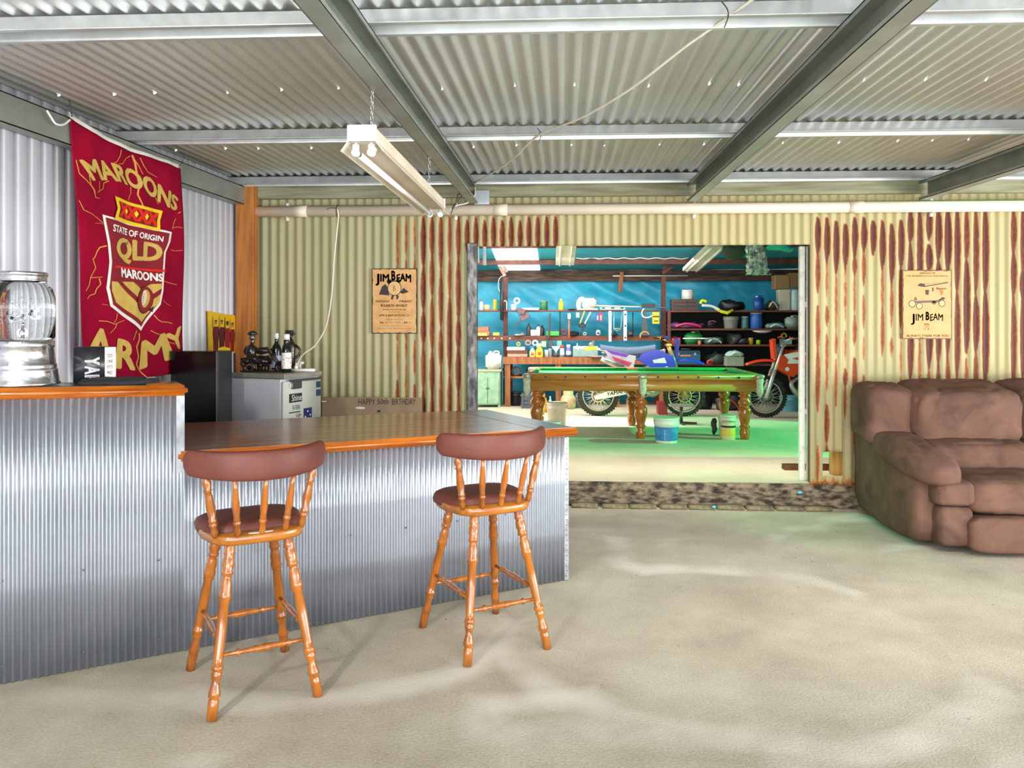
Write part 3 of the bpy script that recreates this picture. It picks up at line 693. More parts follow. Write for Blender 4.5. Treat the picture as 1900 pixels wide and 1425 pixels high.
def ribbon(g, pts, w_, off, mi=0):
    n = len(pts)
    for i in range(n-1):
        a = Vector(pts[i]); b = Vector(pts[i+1]); d = (b-a); 
        if d.length < 1e-3: continue
        nn = Vector((-d.y, d.x)).normalized()*w_/2; k = 1-.5*i/n; k2 = 1-.5*(i+1)/n
        poly(g, [tuple(a-nn*k), tuple(b-nn*k2), tuple(b+nn*k2), tuple(a+nn*k)], off, mi)
q0 = P(133, 215, X=FX); flag = thing('supporter_flag', 'maroon supporters flag with gold MAROONS ARMY lettering hung from left wall beam', 'flag', (FX, 5.05, 2.72))
left = [(133, 217), (137, 300), (143, 390), (147, 470), (151, 550), (157, 620), (163, 665), (170, 702)]
right = [(338, 312), (339.5, 400), (340.5, 500), (341, 580), (341, 640), (341, 689)]
top_ = [(133, 217), (170, 243), (205, 262), (240, 279), (275, 291), (310, 302), (338, 312)]
bot = [(170, 702), (244, 703), (300, 697), (341, 689)]
def coons(u, v):
    l = curve_at(left, 1-v); r = curve_at(right, 1-v); t = curve_at(top_, u); b = curve_at(bot, u)
    x = (1-u)*l[0]+u*r[0]+v*t[0]+(1-v)*b[0]-((1-u)*v*left[0][0]+u*v*right[0][0]+(1-u)*(1-v)*left[-1][0]+u*(1-v)*right[-1][0])
    y = (1-u)*l[1]+u*r[1]+v*t[1]+(1-v)*b[1]-((1-u)*v*left[0][1]+u*v*right[0][1]+(1-u)*(1-v)*left[-1][1]+u*(1-v)*right[-1][1])
    p = P(x, y, X=FX); return fsurf(p.y, p.z)
FL = M('maroon_flag_cloth', '96082c', '840626', rough=.9, scale=3, bump=.02, spec=.1)
gflag = G(); gflag.surf(coons, 60, 60, th=.0008, nrm=(-1, 0, 0))
g = G()
hoist_t = [(131, 208), (170, 236), (205, 256), (240, 273), (275, 286), (310, 297), (338, 306)]
def hz(u, v):
    a = curve_at(top_, u); b = curve_at(hoist_t, u); p = P(a[0]+(b[0]-a[0])*v, a[1]+(b[1]-a[1])*v+1.0*(1-v), X=FX); return fsurf(p.y, p.z, .001)
g.surf(hz, 50, 3, th=.0015, nrm=(1, 0, 0)); ob('header_tape', g, plain('e6e2dc', .7), flag, world=True)
for px_, py_ in ((134.5, 213), (335, 309)):
    g = G(); p = P(px_, py_, X=FX); c = fsurf(p.y, p.z, .004); g.tube([c+Vector((0, .009*math.cos(a), .009*math.sin(a))) for a in [2*PI*i/14 for i in range(14)]], .003, 6, closed=True); ob('eyelet', g, plain('8a8a88', .3, .9), flag, world=True)
g = G(); p = P(134, 212, X=FX); g.tube([fsurf(p.y, p.z, .004), (FX+.0, p.y-.02, p.z+.06), (FX, p.y-.05, p.z+.085), (FX, p.y-.12, p.z+.09)], .002, 6, smooth_path=5)
ob('tie_wire', g, plain('3c3c3c', .5, .5), flag, world=True); g = G()
p = P(336, 308, X=FX); g.tube([fsurf(p.y, p.z, .004), (FX+.01, p.y+.03, p.z+.07), (FX+.0, p.y+.0, p.z+.10)], .002, 6, smooth_path=5)
ob('tie_wire', g, plain('3c3c3c', .5, .5), flag, world=True)
g = G(); pts = [P(x, y, X=FX+.02) for x, y in ((130, 222), (118, 231), (104, 230), (95, 218), (87, 205))]
g.tube(pts, .006, 6, smooth_path=5); ob('white_tie', g, plain('e8e8ea', .7), flag, world=True)
GOLD = M('flag_gold_print', 'cfae57', 'c2a04a', rough=.65, scale=20)
g = G(); ftext(g, 'MAROONS', [(138, 380), (205, 377), (290, 385), (345, 408), (400, 432), (455, 470), (505, 512), (578, 538)], [(72, 268), (165, 264), (250, 285), (330, 308), (400, 342), (460, 382), (520, 420), (592, 468)], .003, .045)
ob('arched_lettering', g, GOLD, flag, world=True); g = G()
for ch, bl, br, tr, tl in (('A', (122, 1300), (252, 1335), (232, 1158), (152, 1132)), ('R', (262, 1352), (356, 1364), (348, 1216), (268, 1194)), ('M', (380, 1362), (562, 1300), (518, 1165), (392, 1214)), ('Y', (556, 1262), (612, 1240), (602, 1128), (512, 1182))):
    ftext(g, ch, [bl, br], [tl, tr], .003, .045)
ob('arched_lettering', g, GOLD, flag, world=True)
BOLT = M('flag_lightning_print', 'e0a04a', 'd08c3a', rough=.6)
for pts, w_ in (([(290, 218), (285, 250), (270, 280), (250, 290)], 4), ([(350, 245), (365, 285), (372, 330), (385, 400), (380, 450), (405, 510)], 10), ([(385, 260), (400, 300), (420, 335), (470, 360)], 4), ([(340, 250), (318, 262), (300, 290), (280, 292)], 4), ([(352, 250), (380, 300), (398, 345)], 4),
                ([(62, 270), (75, 340), (110, 380), (140, 420), (155, 465)], 5), ([(120, 350), (128, 400), (150, 430), (152, 465), (180, 470)], 4), ([(232, 380), (205, 390), (200, 420), (165, 440)], 4), ([(180, 380), (178, 430)], 3), ([(70, 480), (90, 530), (130, 550), (160, 570), (195, 598)], 4), ([(150, 600), (175, 598), (200, 605)], 2),
                ([(207, 716), (175, 724), (162, 745), (152, 775), (142, 785), (158, 830), (135, 880), (130, 920), (115, 950)], 6), ([(135, 882), (188, 878)], 4), ([(175, 885), (182, 915), (165, 940), (160, 965), (135, 975), (125, 992)], 5),
                ([(260, 1065), (258, 1095), (245, 1115)], 4), ([(180, 1105), (215, 1108), (250, 1123), (275, 1112), (300, 1102)], 4), ([(262, 1115), (255, 1140), (230, 1170)], 4), ([(190, 1018), (215, 1025)], 2),
                ([(378, 1170), (380, 1200), (360, 1240), (375, 1290), (362, 1330), (385, 1365), (410, 1385), (425, 1398)], 9), ([(360, 1155), (350, 1180), (340, 1205)], 4), ([(445, 1155), (460, 1165), (475, 1172), (510, 1180)], 4), ([(462, 1075), (480, 1100), (500, 1110), (540, 1113), (555, 1120)], 5), ([(500, 1175), (510, 1195), (540, 1218), (565, 1225)], 3),
                ([(600, 540), (585, 548)], 4), ([(572, 575), (560, 600), (552, 628), (560, 622), (582, 618), (606, 624)], 4), ([(548, 735), (560, 742), (606, 740)], 3), ([(500, 895), (540, 908), (580, 918)], 3), ([(510, 1000), (535, 1020), (550, 1028)], 2), ([(350, 410), (352, 440), (340, 480)], 3), ([(465, 465), (478, 500)], 3)):
    ribbon(gflag, pts, w_, .0022, 1)
ob('flag_cloth', gflag, [FL, BOLT], flag, world=True)
g = G(); poly(g, [(190, 553), (345, 600), (548, 645), (540, 695), (515, 750), (512, 840), (508, 950), (494, 1020), (390, 1158), (222, 1030), (203, 935), (215, 800), (210, 700)], .0030); ob('shield_outline', g, plain('ece6dc', .6), flag, world=True)
g = G(); poly(g, [(204, 568), (345, 610), (532, 652), (526, 695), (505, 750), (502, 840), (497, 948), (484, 1012), (390, 1136), (234, 1022), (215, 932), (226, 800), (221, 700)], .0042); sh = ob('shield_field', g, plain('84041c', .65), flag, world=True)
g = G()
poly(g, [(222, 900), (252, 903), (392, 1042), (404, 1038), (450, 1000), (492, 965), (484, 1010), (392, 1112), (245, 1010), (224, 950)], .0054)
poly(g, [(280, 902), (345, 903), (400, 948), (448, 915), (500, 912), (497, 935), (400, 1010), (385, 1000)], .0054)
ob('chevron', g, GOLD, flag, world=True)
g = G(); ftext(g, 'QLD', [(246, 795), (330, 812), (495, 812)], [(250, 670), (330, 678), (498, 706)], .0056, .05); ob('state_letters', g, GOLD, flag, world=True)
g = G(); ftext(g, 'STATE OF ORIGIN', [(234, 640), (350, 668), (497, 696)], [(238, 602), (350, 634), (500, 668)], .0056, .03)
ob('white_lettering', g, plain('f4f0ea', .6), flag, world=True); g = G()
ftext(g, 'MAROONS', [(277, 878), (385, 893), (502, 902)], [(274, 828), (385, 846), (502, 862)], .0056, .04); ob('white_lettering', g, plain('f4f0ea', .6), flag, world=True)
g = G(); poly(g, [(240, 818), (380, 832), (516, 842), (516, 852), (380, 842), (240, 828)], .0056); ob('red_stripe', g, plain('e0141c', .5), flag, world=True)
def ell(cx, cy, rx, ry, tilt, n=28):
    return [(cx+rx*math.cos(a)*math.cos(tilt)-ry*math.sin(a)*math.sin(tilt), cy+rx*math.cos(a)*math.sin(tilt)+ry*math.sin(a)*math.cos(tilt)) for a in [2*PI*i/n for i in range(n)]]
g = G(); poly(g, ell(410, 998, 47, 72, .22), .0066); poly(g, [(395, 1060), (420, 1035), (445, 1040), (458, 1028), (452, 1060), (430, 1050)], .0066); ob('round_letter', g, plain('3c0812', .6), flag, world=True)
g = G(); poly(g, ell(410, 997, 43, 67, .22), .0074); ob('round_letter_fill', g, plain('8e0a20', .6), flag, world=True)
g = G(); poly(g, ell(413, 990, 26, 48, .22), .0082); ob('ball_print', g, GOLD, flag, world=True)
g = G(); poly(g, ell(406, 985, 16, 40, .22), .0088); ob('ball_highlight', g, plain('ece2c8', .6), flag, world=True)
g = G()
for k in range(5): ribbon(g, [(398-k*2, 965+k*11), (411-k*2, 969+k*11)], 3, .0094)
ob('ball_lacing', g, plain('8e0a20', .6), flag, world=True)
g = G(); poly(g, [(252, 458), (370, 500), (492, 535), (482, 585), (484, 640), (365, 612), (244, 578), (264, 520)], .0066); ob('badge', g, plain('f2c81a', .5), flag, world=True)
g = G(); poly(g, [(272, 482), (370, 516), (476, 548), (470, 585), (470, 622), (365, 596), (268, 566), (282, 520)], .0074); ob('badge_border', g, plain('7c1210', .5), flag, world=True)
for cx, cy in ((318, 535), (368, 549), (417, 562)):
    g = G(); poly(g, [(cx, cy-22), (cx+12, cy+3), (cx, cy+24), (cx-12, cy)], .0080); ob('badge_diamond', g, plain('f7d81c', .5), flag, world=True)
g = G(); ftext(g, 'XXXX', [(272, 562), (472, 618)], [(276, 486), (476, 549)], .0088, .07, 1.06); ob('badge_letters', g, plain('e01c14', .5), flag, world=True)
# ================================================================== tin signs on the back wall
def sign(name, label, x0, y0, x1, y1, cols, draw):
    Yp = WY-.016
    def Q(u, v): return P(x0+(x1-x0)*u, y1+(y0-y1)*v, Y=Yp)
    c = Q(.5, 0); t = thing(name, label, 'sign', (c.x, Yp, c.z))
    a = Q(0, 0); b = Q(1, 1)
    g = G(); g.box(((a.x+b.x)/2, Yp+.001, (a.z+b.z)/2), (b.x-a.x, .0035, b.z-a.z)); ob('edge', g, plain(cols[0], .6), t, world=True)
    g = G(); n = 24; pts = []; r_ = random.Random(x0)
    for (ua, va, ub, vb) in ((.018, .012, .982, .012), (.982, .012, .982, .988), (.982, .988, .018, .988), (.018, .988, .018, .012)):
        for i in range(n):
            k = i/n; uu = ua+(ub-ua)*k; vv = va+(vb-va)*k; j = abs(r_.gauss(0, .006)) if r_.random() < .6 else 0
            pts.append((uu+(j if uu < .5 else -j), vv+(j if vv < .5 else -j)))
    vs = [Q(*p)+Vector((0, -.0022, 0)) for p in pts]; g.add(vs, [tuple(range(len(vs)))]); face = ob('face', g, M('aged_sign_'+cols[1], cols[1], cols[2], rough=.5, scale=14, contrast=(.4, .75)), t, world=True)
    parts = {}
    def pen(col):
        if col not in parts: parts[col] = G()
        return parts[col]
    def T(col, s, u0, v0, u1, v1, bold=0, arch=0, off=.003):
        def f(u, v):
            k = 2*u-1; p = Q(u0+(u1-u0)*u, v0+(v1-v0)*v-arch*k*k); return p+Vector((0, -off, 0))
        write(pen(col), s, f, bold, th=0)
    def S(col, pts, off=.0028):
        pen(col).add([Q(*p)+Vector((0, -off, 0)) for p in pts], [tuple(range(len(pts)))])
    draw(T, S)
    for col, gg in parts.items(): ob({'1': 'print', '2': 'print'}.get(col[0], 'printing'), gg, plain(col, .6), t, world=True)
    return t
def E(cx, cy, rx, ry, n=22): return [(cx+rx*math.cos(2*PI*i/n), cy+ry*math.sin(2*PI*i/n)) for i in range(n)]
def draw1(T, S):
    k = '20181c'
    T(k, 'J', .08, .735, .17, .92, .045); T(k, 'IM', .185, .795, .385, .915, .04, .0); T(k, 'B', .43, .815, .525, .965, .05); T(k, 'EAM', .545, .80, .87, .925, .045, .02)
    S(k, E(.47, .785, .11, .035)); S(k, E(.38, .80, .05, .04)); S(k, E(.58, .80, .05, .04))
    S(k, [(.16, .60), (.22, .72), (.30, .76), (.36, .70), (.38, .60), (.40, .585), (.14, .60)]); S(k, [(.62, .63), (.70, .70), (.82, .64), (.68, .61)])
    S(k, E(.50, .695, .155, .115), .0030); S('d9b073', E(.50, .695, .140, .103), .0034); S('b98a4c', E(.50, .695, .095, .07), .0037); S('d9b073', E(.50, .695, .085, .062), .0040)
    S(k, [(.44, .585), (.50, .60), (.46, .52), (.42, .525)]); S(k, [(.54, .59), (.60, .585), (.58, .53), (.545, .525)]); T('6b4a2c', 'B', .47, .655, .53, .735, 0, off=.0044)
    T(k, 'KENTUCKY', .09, .478, .40, .512, .02); T(k, 'STRAIGHT', .60, .478, .89, .512, .02); T(k, 'BOURBON  WHISKEY', .20, .41, .79, .45, .02)
    T('5a3c28', 'PRODUCED IN THE USA', .24, .358, .76, .378, .01); T('5a3c28', 'Distilled by', .37, .318, .62, .342)
    T('4a3024', 'JAMES B. BEAM DISTILLING CO.', .16, .255, .84, .296, .01); T('7a5a38', 'CLERMONT  KENTUCKY', .30, .205, .70, .225)
    T('4a3024', '26', .17, .155, .26, .187, .01); T('4a3024', '26', .70, .155, .79, .187, .01); T('7a5a38', 'oz', .29, .16, .34, .18); T('7a5a38', 'oz', .82, .16, .87, .18); T('7a5a38', 'NONE GENUINE', .38, .165, .64, .185)
    T('8a6a44', 'aged in charred oak barrels for four full years', .16, .108, .84, .125); T('6a4a34', 'bottled at the distillery', .13, .065, .87, .09)
sign('whiskey_sign', 'aged tan whiskey tin sign with dark frayed edges, left of the opening', 690, 498, 774, 619, ('2a1e18', 'cf9e5e', 'b98546'), draw1)
def draw2(T, S):
    k = '5a4028'; o_ = 'e08a52'
    T(o_, 'DRIVING SINCE 1795', .35, .942, .66, .965, .01); T('d89a50', 'THE JIM BEAM COLLECTION TRUCK', .08, .895, .92, .925, .01)
    S('3a2a20', [(.30, .775), (.36, .81), (.45, .80), (.46, .755), (.36, .76)]); S('2a1e18', [(.43, .752), (.92, .812), (.92, .826), (.45, .768)]); S('8a6a44', [(.45, .79), (.9, .83), (.9, .834), (.45, .80)])
    S('3a2a24', [(.46, .71), (.54, .715), (.53, .64), (.47, .64)]); S('3a2a24', [(.60, .745), (.63, .745), (.63, .69), (.60, .69)]); S('e8623a', [(.75, .71), (.82, .71), (.82, .66), (.80, .635), (.77, .64)]); T('6a7a40', 'Beam', .69, .715, .88, .75, .01)
    S('6a4a44', [(.22, .55), (.72, .565), (.84, .605), (.84, .565), (.72, .53), (.28, .52)]); S(k, [(.23, .56), (.26, .615), (.28, .60), (.30, .565)])
    for cx, cy, rr in ((.20, .51, .075), (.345, .478, .07), (.80, .515, .072)):
        S(k, E(cx, cy, rr, rr*.70), .0030); S('e0b878', E(cx, cy, rr*.75, rr*.53), .0034); S(k, E(cx, cy, rr*.12, rr*.1), .0038)
    S(k, E(.64, .525, .045, .025)); S(k, [(.74, .565), (.80, .61), (.88, .59), (.86, .58), (.80, .59), (.76, .56)])
    T('4a3020', 'J', .17, .205, .25, .365, .02); T('4a3020', 'IM', .27, .265, .42, .365, .015); T('4a3020', 'B', .47, .272, .545, .395, .05); T('4a3020', 'EAM', .56, .275, .82, .375, .02, .02)
    S('e89a62', E(.49, .235, .075, .035)); S('e89a62', E(.49, .18, .085, .045)); S('e8784e', E(.49, .19, .05, .028), .0032); S('e89a62', [(.42, .15), (.47, .15), (.46, .105), (.42, .11)]); S('e89a62', [(.51, .15), (.57, .15), (.56, .105), (.52, .11)])
    T('d07848', 'ALWAYS THERE FOR YOU', .08, .03, .94, .065, .01)
sign('truck_sign', 'yellowed tin sign with old truck drawing, on rusty wall above the couch', 1674, 501, 1766, 629, ('6a4420', 'c2985c', 'b48a4a'), draw2)
# ================================================================== ceiling light
lt = P(672, 262, d=3.28); LX = -.81; LY0, LY1 = 3.22, 5.12; LZ = 2.30
tl = thing('fluorescent_batten', 'white twin-tube fluorescent batten hanging on chains below the left rafter', 'ceiling light', (LX, (LY0+LY1)/2, LZ))
TANW = M('aged_white_enamel', 'dcd2c0', 'cdbfa6', rough=.45, scale=3, contrast=(.3, .7)); WH = plain('f0efec', .35)
g = G(); yc = (LY0+LY1)/2; L_ = LY1-LY0
mt = Matrix(((1, 0, 0, LX), (0, 0, 1, yc), (0, 1, 0, LZ), (0, 0, 0, 1)))
g.prism([(-.088, -.038), (-.085, -.040), (-.055, 0), (.055, 0), (.085, -.040), (.088, -.038), (.058, .004), (-.058, .004)], L_, mt); ob('reflector', g, TANW, tl, world=True)
g = G(); g.box((LX, yc, LZ+.031), (.112, L_-.01, .056), bev=.004); ob('housing', g, TANW, tl, world=True)
for y in (LY0, LY1): g = G(); g.box((LX, y, LZ+.033), (.118, .02, .066), bev=.003); ob('end_cap', g, WH, tl, world=True)
for sx in (-.032, .032):
    for y in (LY0+.03, LY1-.03):
        g = G(); g.box((LX+sx, y, LZ-.022), (.026, .022, .05), bev=.008, seg=2); g.cyl((LX+sx, y-.012, LZ-.04), (LX+sx, y+.012, LZ-.04), .016, seg=16); ob('lamp_holder', g, WH, tl, world=True)
g = G(); g.cyl((LX-.032, LY0+.045, LZ-.036), (LX-.032, LY1-.045, LZ-.036), .013, seg=16); tb = ob('tube', g, M('white_tube', 'f4f2ee', 'f4f2ee', rough=.2), tl, world=True)
g = G(); g.cyl((LX-.032, LY0+.043, LZ-.036), (LX-.032, LY0+.075, LZ-.036), .0137, seg=16); g.cyl((LX-.032, LY1-.075, LZ-.036), (LX-.032, LY1-.043, LZ-.036), .0137, seg=16); ob('tube_cap', g, plain('8ca0a8', .3, .8), tb, world=True)
g = G(); g.cyl((LX+.03, LY0+.09, LZ-.012), (LX+.03, LY0+.12, LZ-.012), .010, seg=12); ob('starter', g, WH, tl, world=True)
def chain(g, p0, p1, pitch=.021):
    p0 = Vector(p0); p1 = Vector(p1); n = max(2, int((p1-p0).length/pitch)); d = (p1-p0)/n; ax = d.normalized(); x = ax.orthogonal().normalized(); y = ax.cross(x)
    for i in range(n):
        c = p0+d*(i+.5); s_ = x if i % 2 else y
        g.tube([c+s_*.0065*math.cos(a)+ax*(pitch*.72)*math.sin(a)*.9 for a in [2*PI*k/10 for k in range(10)]], .0017, 5, closed=True)
for y in (LY0+.16, LY1-.28):
    g = G(); z1 = RZ(y)+.005; chain(g, (LX, y, LZ+.058), (LX+.005, y, z1)); g.cyl((LX-.01, y, z1), (LX+.02, y, z1), .006, seg=8); ob('chain', g, plain('b8b8b4', .35, .9), tl, world=True)
# ------------------------------------------------------------------ cables
WC = plain('e4dcc8', .5); BK = plain('1c1c1c', .6)
def cable(name, pts, r, mat_, label, parts=()):
    g = G(); g.tube(pts, r, 8, smooth_path=8); return single(name, g, mat_, label, 'cable')
z = 2.735
pp = [P(1420, -18, Z=2.735), P(1342, 38, Z=2.715), P(1270, 88, Z=2.69), P(1170, 165, Z=2.66), P(1080, 218, Z=2.68), P(998, 252, Z=2.725), P(955, 292, Z=2.69), P(915, 320, Z=2.69), P(888, 335, Z=2.69)]
pp += [P(882, 342, Y=6.86), P(881, 362, Y=6.86), P(868, 376, Y=6.84), P(848, 381, Y=6.82), P(835, 388, Y=6.82)]
cable('ceiling_cable', pp, .0055, WC, 'white power cable slung across the ceiling purlins down to the junction by the light')
for (px, py, yy) in ((1343, 28, 3.02), (999, 252, 4.99)):
    p = P(px, py, Y=yy); g = G(); g.tube([p+Vector((-.008, 0, .05)), p+Vector((.012, -.004, .02)), p+Vector((.014, -.008, -.01)), p+Vector((0, -.01, -.05))], .0022, 6, smooth_path=4)
    single('cable_tie', g, BK, 'black cable tie on the purlin nearest the camera' if yy < 4 else 'black cable tie on the middle purlin', 'cable tie')
pp = [P(626, 388, Y=6.88), P(628, 400, Y=6.9), P(625, 430, Y=6.93), P(620, 480, Y=6.95), P(615, 550, Y=6.93), P(605, 605, Y=6.8), P(585, 640, Y=6.6), P(565, 655, Y=6.4), P(556, 666, Y=6.2), P(551.5, 676, Y=6.085)]
cable('hanging_cable', pp, .007, WC, 'white cord hanging from the pipe down to the power board on the fridge')
g = G(); p = P(628, 389, Y=6.955); g.tube([(p.x-.006, p.y-.053*math.sin(a), 2.553+.053*math.cos(a)) for a in [2*PI*k/16 for k in range(16)]], .003, 6, closed=True); g.tube([(p.x-.006, p.y-.05, 2.57), (p.x-.05, p.y-.06, 2.575), (p.x-.09, p.y-.055, 2.56)], .0025, 5)
single('cable_tie', g, BK, 'black cable tie round the PVC pipe holding the hanging cord', 'cable tie')
g = G(); pts = [P(x, y, Y=6.5) for x, y in ((836, 398), (842, 385), (850, 372), (856, 363), (850, 360), (847, 372), (838, 388))]
g.tube(pts, .004, 6, smooth_path=5); single('dangling_lead', g, BK, 'short black lead dangling at the far end of the hanging light', 'cable')
# ================================================================== black cabinet, fridge, things on it
bc = P(402, 0, Y=5.42); t = thing('black_cabinet', 'tall glossy black cabinet behind the low bar, left of the fridge', 'cabinet', (bc.x, bc.y, 0), -.10)
GB = M('gloss_black_panel', '0c0c10', '16161a', rough=.18, scale=3)
g = G(); g.box((-.172, .10, .69), (.344, .20, 1.38), bev=.003); ob('body', g, GB, t)
g = G(); g.box((.004, .10, .69), (.008, .19, 1.378), bev=.002); ob('side_panel', g, M('black_textured_door', '26282a', '1c1e20', rough=.35, scale=40), t)
g = G(); g.box((.0015, -.004, .69), (.004, .008, 1.37)); ob('edge_highlight', g, plain('8a8c8e', .3, .6), t)  # pale strip drawn in as the highlight down the cabinet's corner
FY = 5.98; fc = P(527, 0, Y=FY-.22); fr = thing('bar_fridge', 'white bar fridge with stickers on its door, behind the low bar', 'fridge', (fc.x, fc.y, 0), 1.24)
FW = M('fridge_white', 'c9ced2', 'bcc2c8', rough=.35, scale=3); FD = M('fridge_door_cream', 'd8dcd0', 'cdd2c6', rough=.35, scale=3)
# local frame: origin at the near vertical edge; +x runs along the door, +y along the side
zt = P(527, 694, Y=fc.y).z
g = G(); g.box((.22, .26, (zt-.04)/2), (.44, .46, zt-.04), bev=.006); ob('body', g, FW, fr)
g = G(); g.box((.22, .24, zt-.018), (.45, .50, .036), bev=.004); ob('top', g, M('grey_fridge_top', '87837a', '78746c', rough=.5), fr)
g = G(); g.box((.22, .012, (zt-.05)/2+.0), (.44, .034, zt-.07), bev=.006, seg=2); door = ob('door', g, FD, fr)
g = G(); g.box((.245, -.009, zt-.055), (.37, .014, .016), bev=.003); g.box((.13, -.012, zt-.088), (.11, .016, .055), bev=.004); ob('handle', g, plain('3a3c36', .4), fr, label='dark recessed handle')
g = G(); g.box((.065, -.010, zt-.088), (.03, .012, .035), bev=.003); ob('latch', g, plain('b8bcb8', .3, .5), door)
def st_quad(g, x0, z0, x1, z1, off=.0062): g.box(((x0+x1)/2, -off, (z0+z1)/2), (x1-x0, .0012, z1-z0))
g = G(); st_quad(g, .05, zt-.215, .20, zt-.150); s1 = ob('sticker', g, plain('15181c', .4), door, label='black rectangular sticker with white script')
g = G(); write(g, 'Shine', quad((.08, -.0072, zt-.205), (.195, -.0072, zt-.205), (.195, -.0072, zt-.158), (.08, -.0072, zt-.158)), 0, th=0); ob('sticker_script', g, plain('f0f0f0', .4), door)
g = G(); st_quad(g, .05, zt-.292, .18, zt-.284); write(g, 'THE ORIGINAL', quad((.085, -.0066, zt-.27), (.18, -.0066, zt-.27), (.18, -.0066, zt-.235), (.085, -.0066, zt-.235)), 0, th=0); ob('sticker', g, plain('2c3034', .5), door)
g = G(); st_quad(g, .22, zt-.42, .32, zt-.27); fs_ = ob('sticker', g, plain('141c6a', .5), door, label='dark blue sticker with white stars')
g = G()
for x, z_ in ((.27, -.295), (.30, -.325), (.24, -.335), (.285, -.36), (.27, -.405)): g.cyl((x, -.0068, zt+z_), (x, -.0074, zt+z_), .008, seg=7)
ob('sticker_stars', g, plain('f2f2f2', .4), door)
g = G(); st_quad(g, .375, zt-.125, .43, zt-.078); st_quad(g, .375, zt-.19, .43, zt-.14); ob('sticker', g, plain('1c2c50', .5), door, label='two small navy stickers at door edge')
g = G(); write(g, 'Light', quad((.13, -.0066, zt-.33), (.19, -.0066, zt-.33), (.19, -.0066, zt-.30), (.13, -.0066, zt-.30)), .01, th=0); ob('sticker_script', g, plain('c02020', .5), door)
FT = zt
def F(px, Y): p = P(px, 0, Y=Y); return (p.x, Y, FT)
# skeleton rider on motorbike figurine
fx = F(484, 6.02); fg = thing('motorbike_figurine', 'black cast figurine of skull-headed biker on a chopper, on the fridge', 'figurine', fx, 0)
CB = M('glossy_black_resin', '151213', '2c2624', rough=.16, scale=20)
sc = 6.02/1500
def FP(px, py): return Vector(((px-484)*sc, 0, (692-py)*sc))
g = G()
for cx, r in ((462, 9.5), (522, 8.5)):
    c = FP(cx, 684 if cx < 500 else 682)
    g.tube([c+Vector((r*sc*math.cos(a), 0, r*sc*math.sin(a))) for a in [2*PI*k/20 for k in range(20)]], .012, 8, closed=True); g.cyl(c+Vector((0, -.006, 0)), c+Vector((0, .006, 0)), r*sc*.55, seg=14)
g.tube([FP(445, 668), FP(455, 667), FP(468, 668), FP(480, 673), FP(478, 686)], .010, 6, smooth_path=3)
g.ball(FP(486, 652), (.060, .028, .028), 16, 10); g.box(FP(488, 672), (.13, .06, .085), bev=.02, seg=2); g.ball(FP(470, 668), (.055, .03, .03), 14, 8); g.ball(FP(455, 672), (.045, .025, .02), 12, 8); 
for k in range(4): g.cyl(FP(480+k*6, 690), FP(482+k*6, 665), .009, seg=8)
g.tube([FP(498, 650), FP(508, 668), FP(522, 682)], .008, 6); g.tube([FP(503, 648), FP(513, 666), FP(525, 682)], .007, 6)
g.tube([FP(468, 688), FP(495, 689), FP(515, 688)], .007, 6); g.tube([FP(444, 676), FP(450, 682), FP(452, 690)], .008, 6)
g.box(FP(484, 691)+Vector((.0, 0, .002)), (.30, .06, .010), bev=.003)
ob('chopper', g, CB, fg)
g = G(); g.ball(FP(465, 655), (.042, .035, .062), 16, 10); g.tube([FP(458, 644), FP(454, 655), FP(462, 662)], .014, 8, smooth_path=3); g.tube([FP(470, 644), FP(480, 650), FP(498, 647)], .011, 8, smooth_path=3); g.tube([FP(468, 668), FP(480, 672), FP(484, 682)], .016, 8, smooth_path=3)
g.cyl(FP(467, 640), FP(468, 634), .014, seg=10); rider = ob('rider', g, CB, fg)
g = G(); g.ball(FP(468, 627)+Vector((0, -.004, 0)), (.024, .026, .030), 16, 12); g.box(FP(468, 634)+Vector((0, -.012, 0)), (.026, .024, .016), bev=.004)
for k in range(4): g.box(FP(466+k*1.4, 632.5)+Vector((0, -.026, 0)), (.004, .006, .010))
sk = ob('skull', g, M('dark_silver_skull', '4a4644', '8c8884', rough=.2, metal=.6, scale=60), rider)
g = G(); g.ball(FP(468, 619), (.036, .038, .020), 16, 8); g.cyl(FP(468, 622), FP(468, 620.5), .046, .036, seg=18); ob('cap', g, CB, rider)
def bottle(name, label, cat, loc, h, r, neck, mats, cap=None, lab=None, labz=(.15, .5), group=None, labcol=None):
    t = thing(name, label, cat, loc, 0, group)
    g = G(); g.lathe((0, 0, 0), [(r*.92, 0), (r, h*.02), (r, h*.58), (r*.85, h*.66), (neck, h*.75), (neck*.95, h*.95), (neck*1.1, h*.955), (neck*1.1, h)], 18); ob('body', g, mats, t)
    if cap: g = G(); g.lathe((0, 0, h*.86), [(neck*1.2, 0), (neck*1.2, h*.145), (neck*.9, h*.15)], 14); ob('cap', g, cap, t)
    if lab: g = G(); g.lathe((0, 0, 0), [(r*1.015, h*labz[0]), (r*1.015, h*labz[1])], 24, cap=False); ob('label', g, lab, t)
    return t
DG = M('dark_wine_glass', '0a1410', '10201a', rough=.08); k = 6.02/1500
f1 = F(513, 6.10); b1 = bottle('wine_bottle', 'dark wine bottle with white cap and pale label, behind the figurine on fridge', 'bottle', f1, .29, .037, .014, DG, plain('e0e0e0', .4), plain('9aa8b4', .5), (.10, .42))
f2 = F(531.5, 5.96); b2 = bottle('wine_bottle', 'dark bottle with white patterned label in front of a black figure, on fridge', 'bottle', f2, .285, .036, .020, DG, plain('e8e4dc', .4), M('speckled_label', 'ece6dc', '7a3c3c', rough=.5, scale=60, contrast=(.55, .62)), (.10, .52))
fx = F(541, 6.12); t = thing('caped_figure', 'black wild-haired statuette standing behind the patterned bottle on fridge', 'figurine', fx)
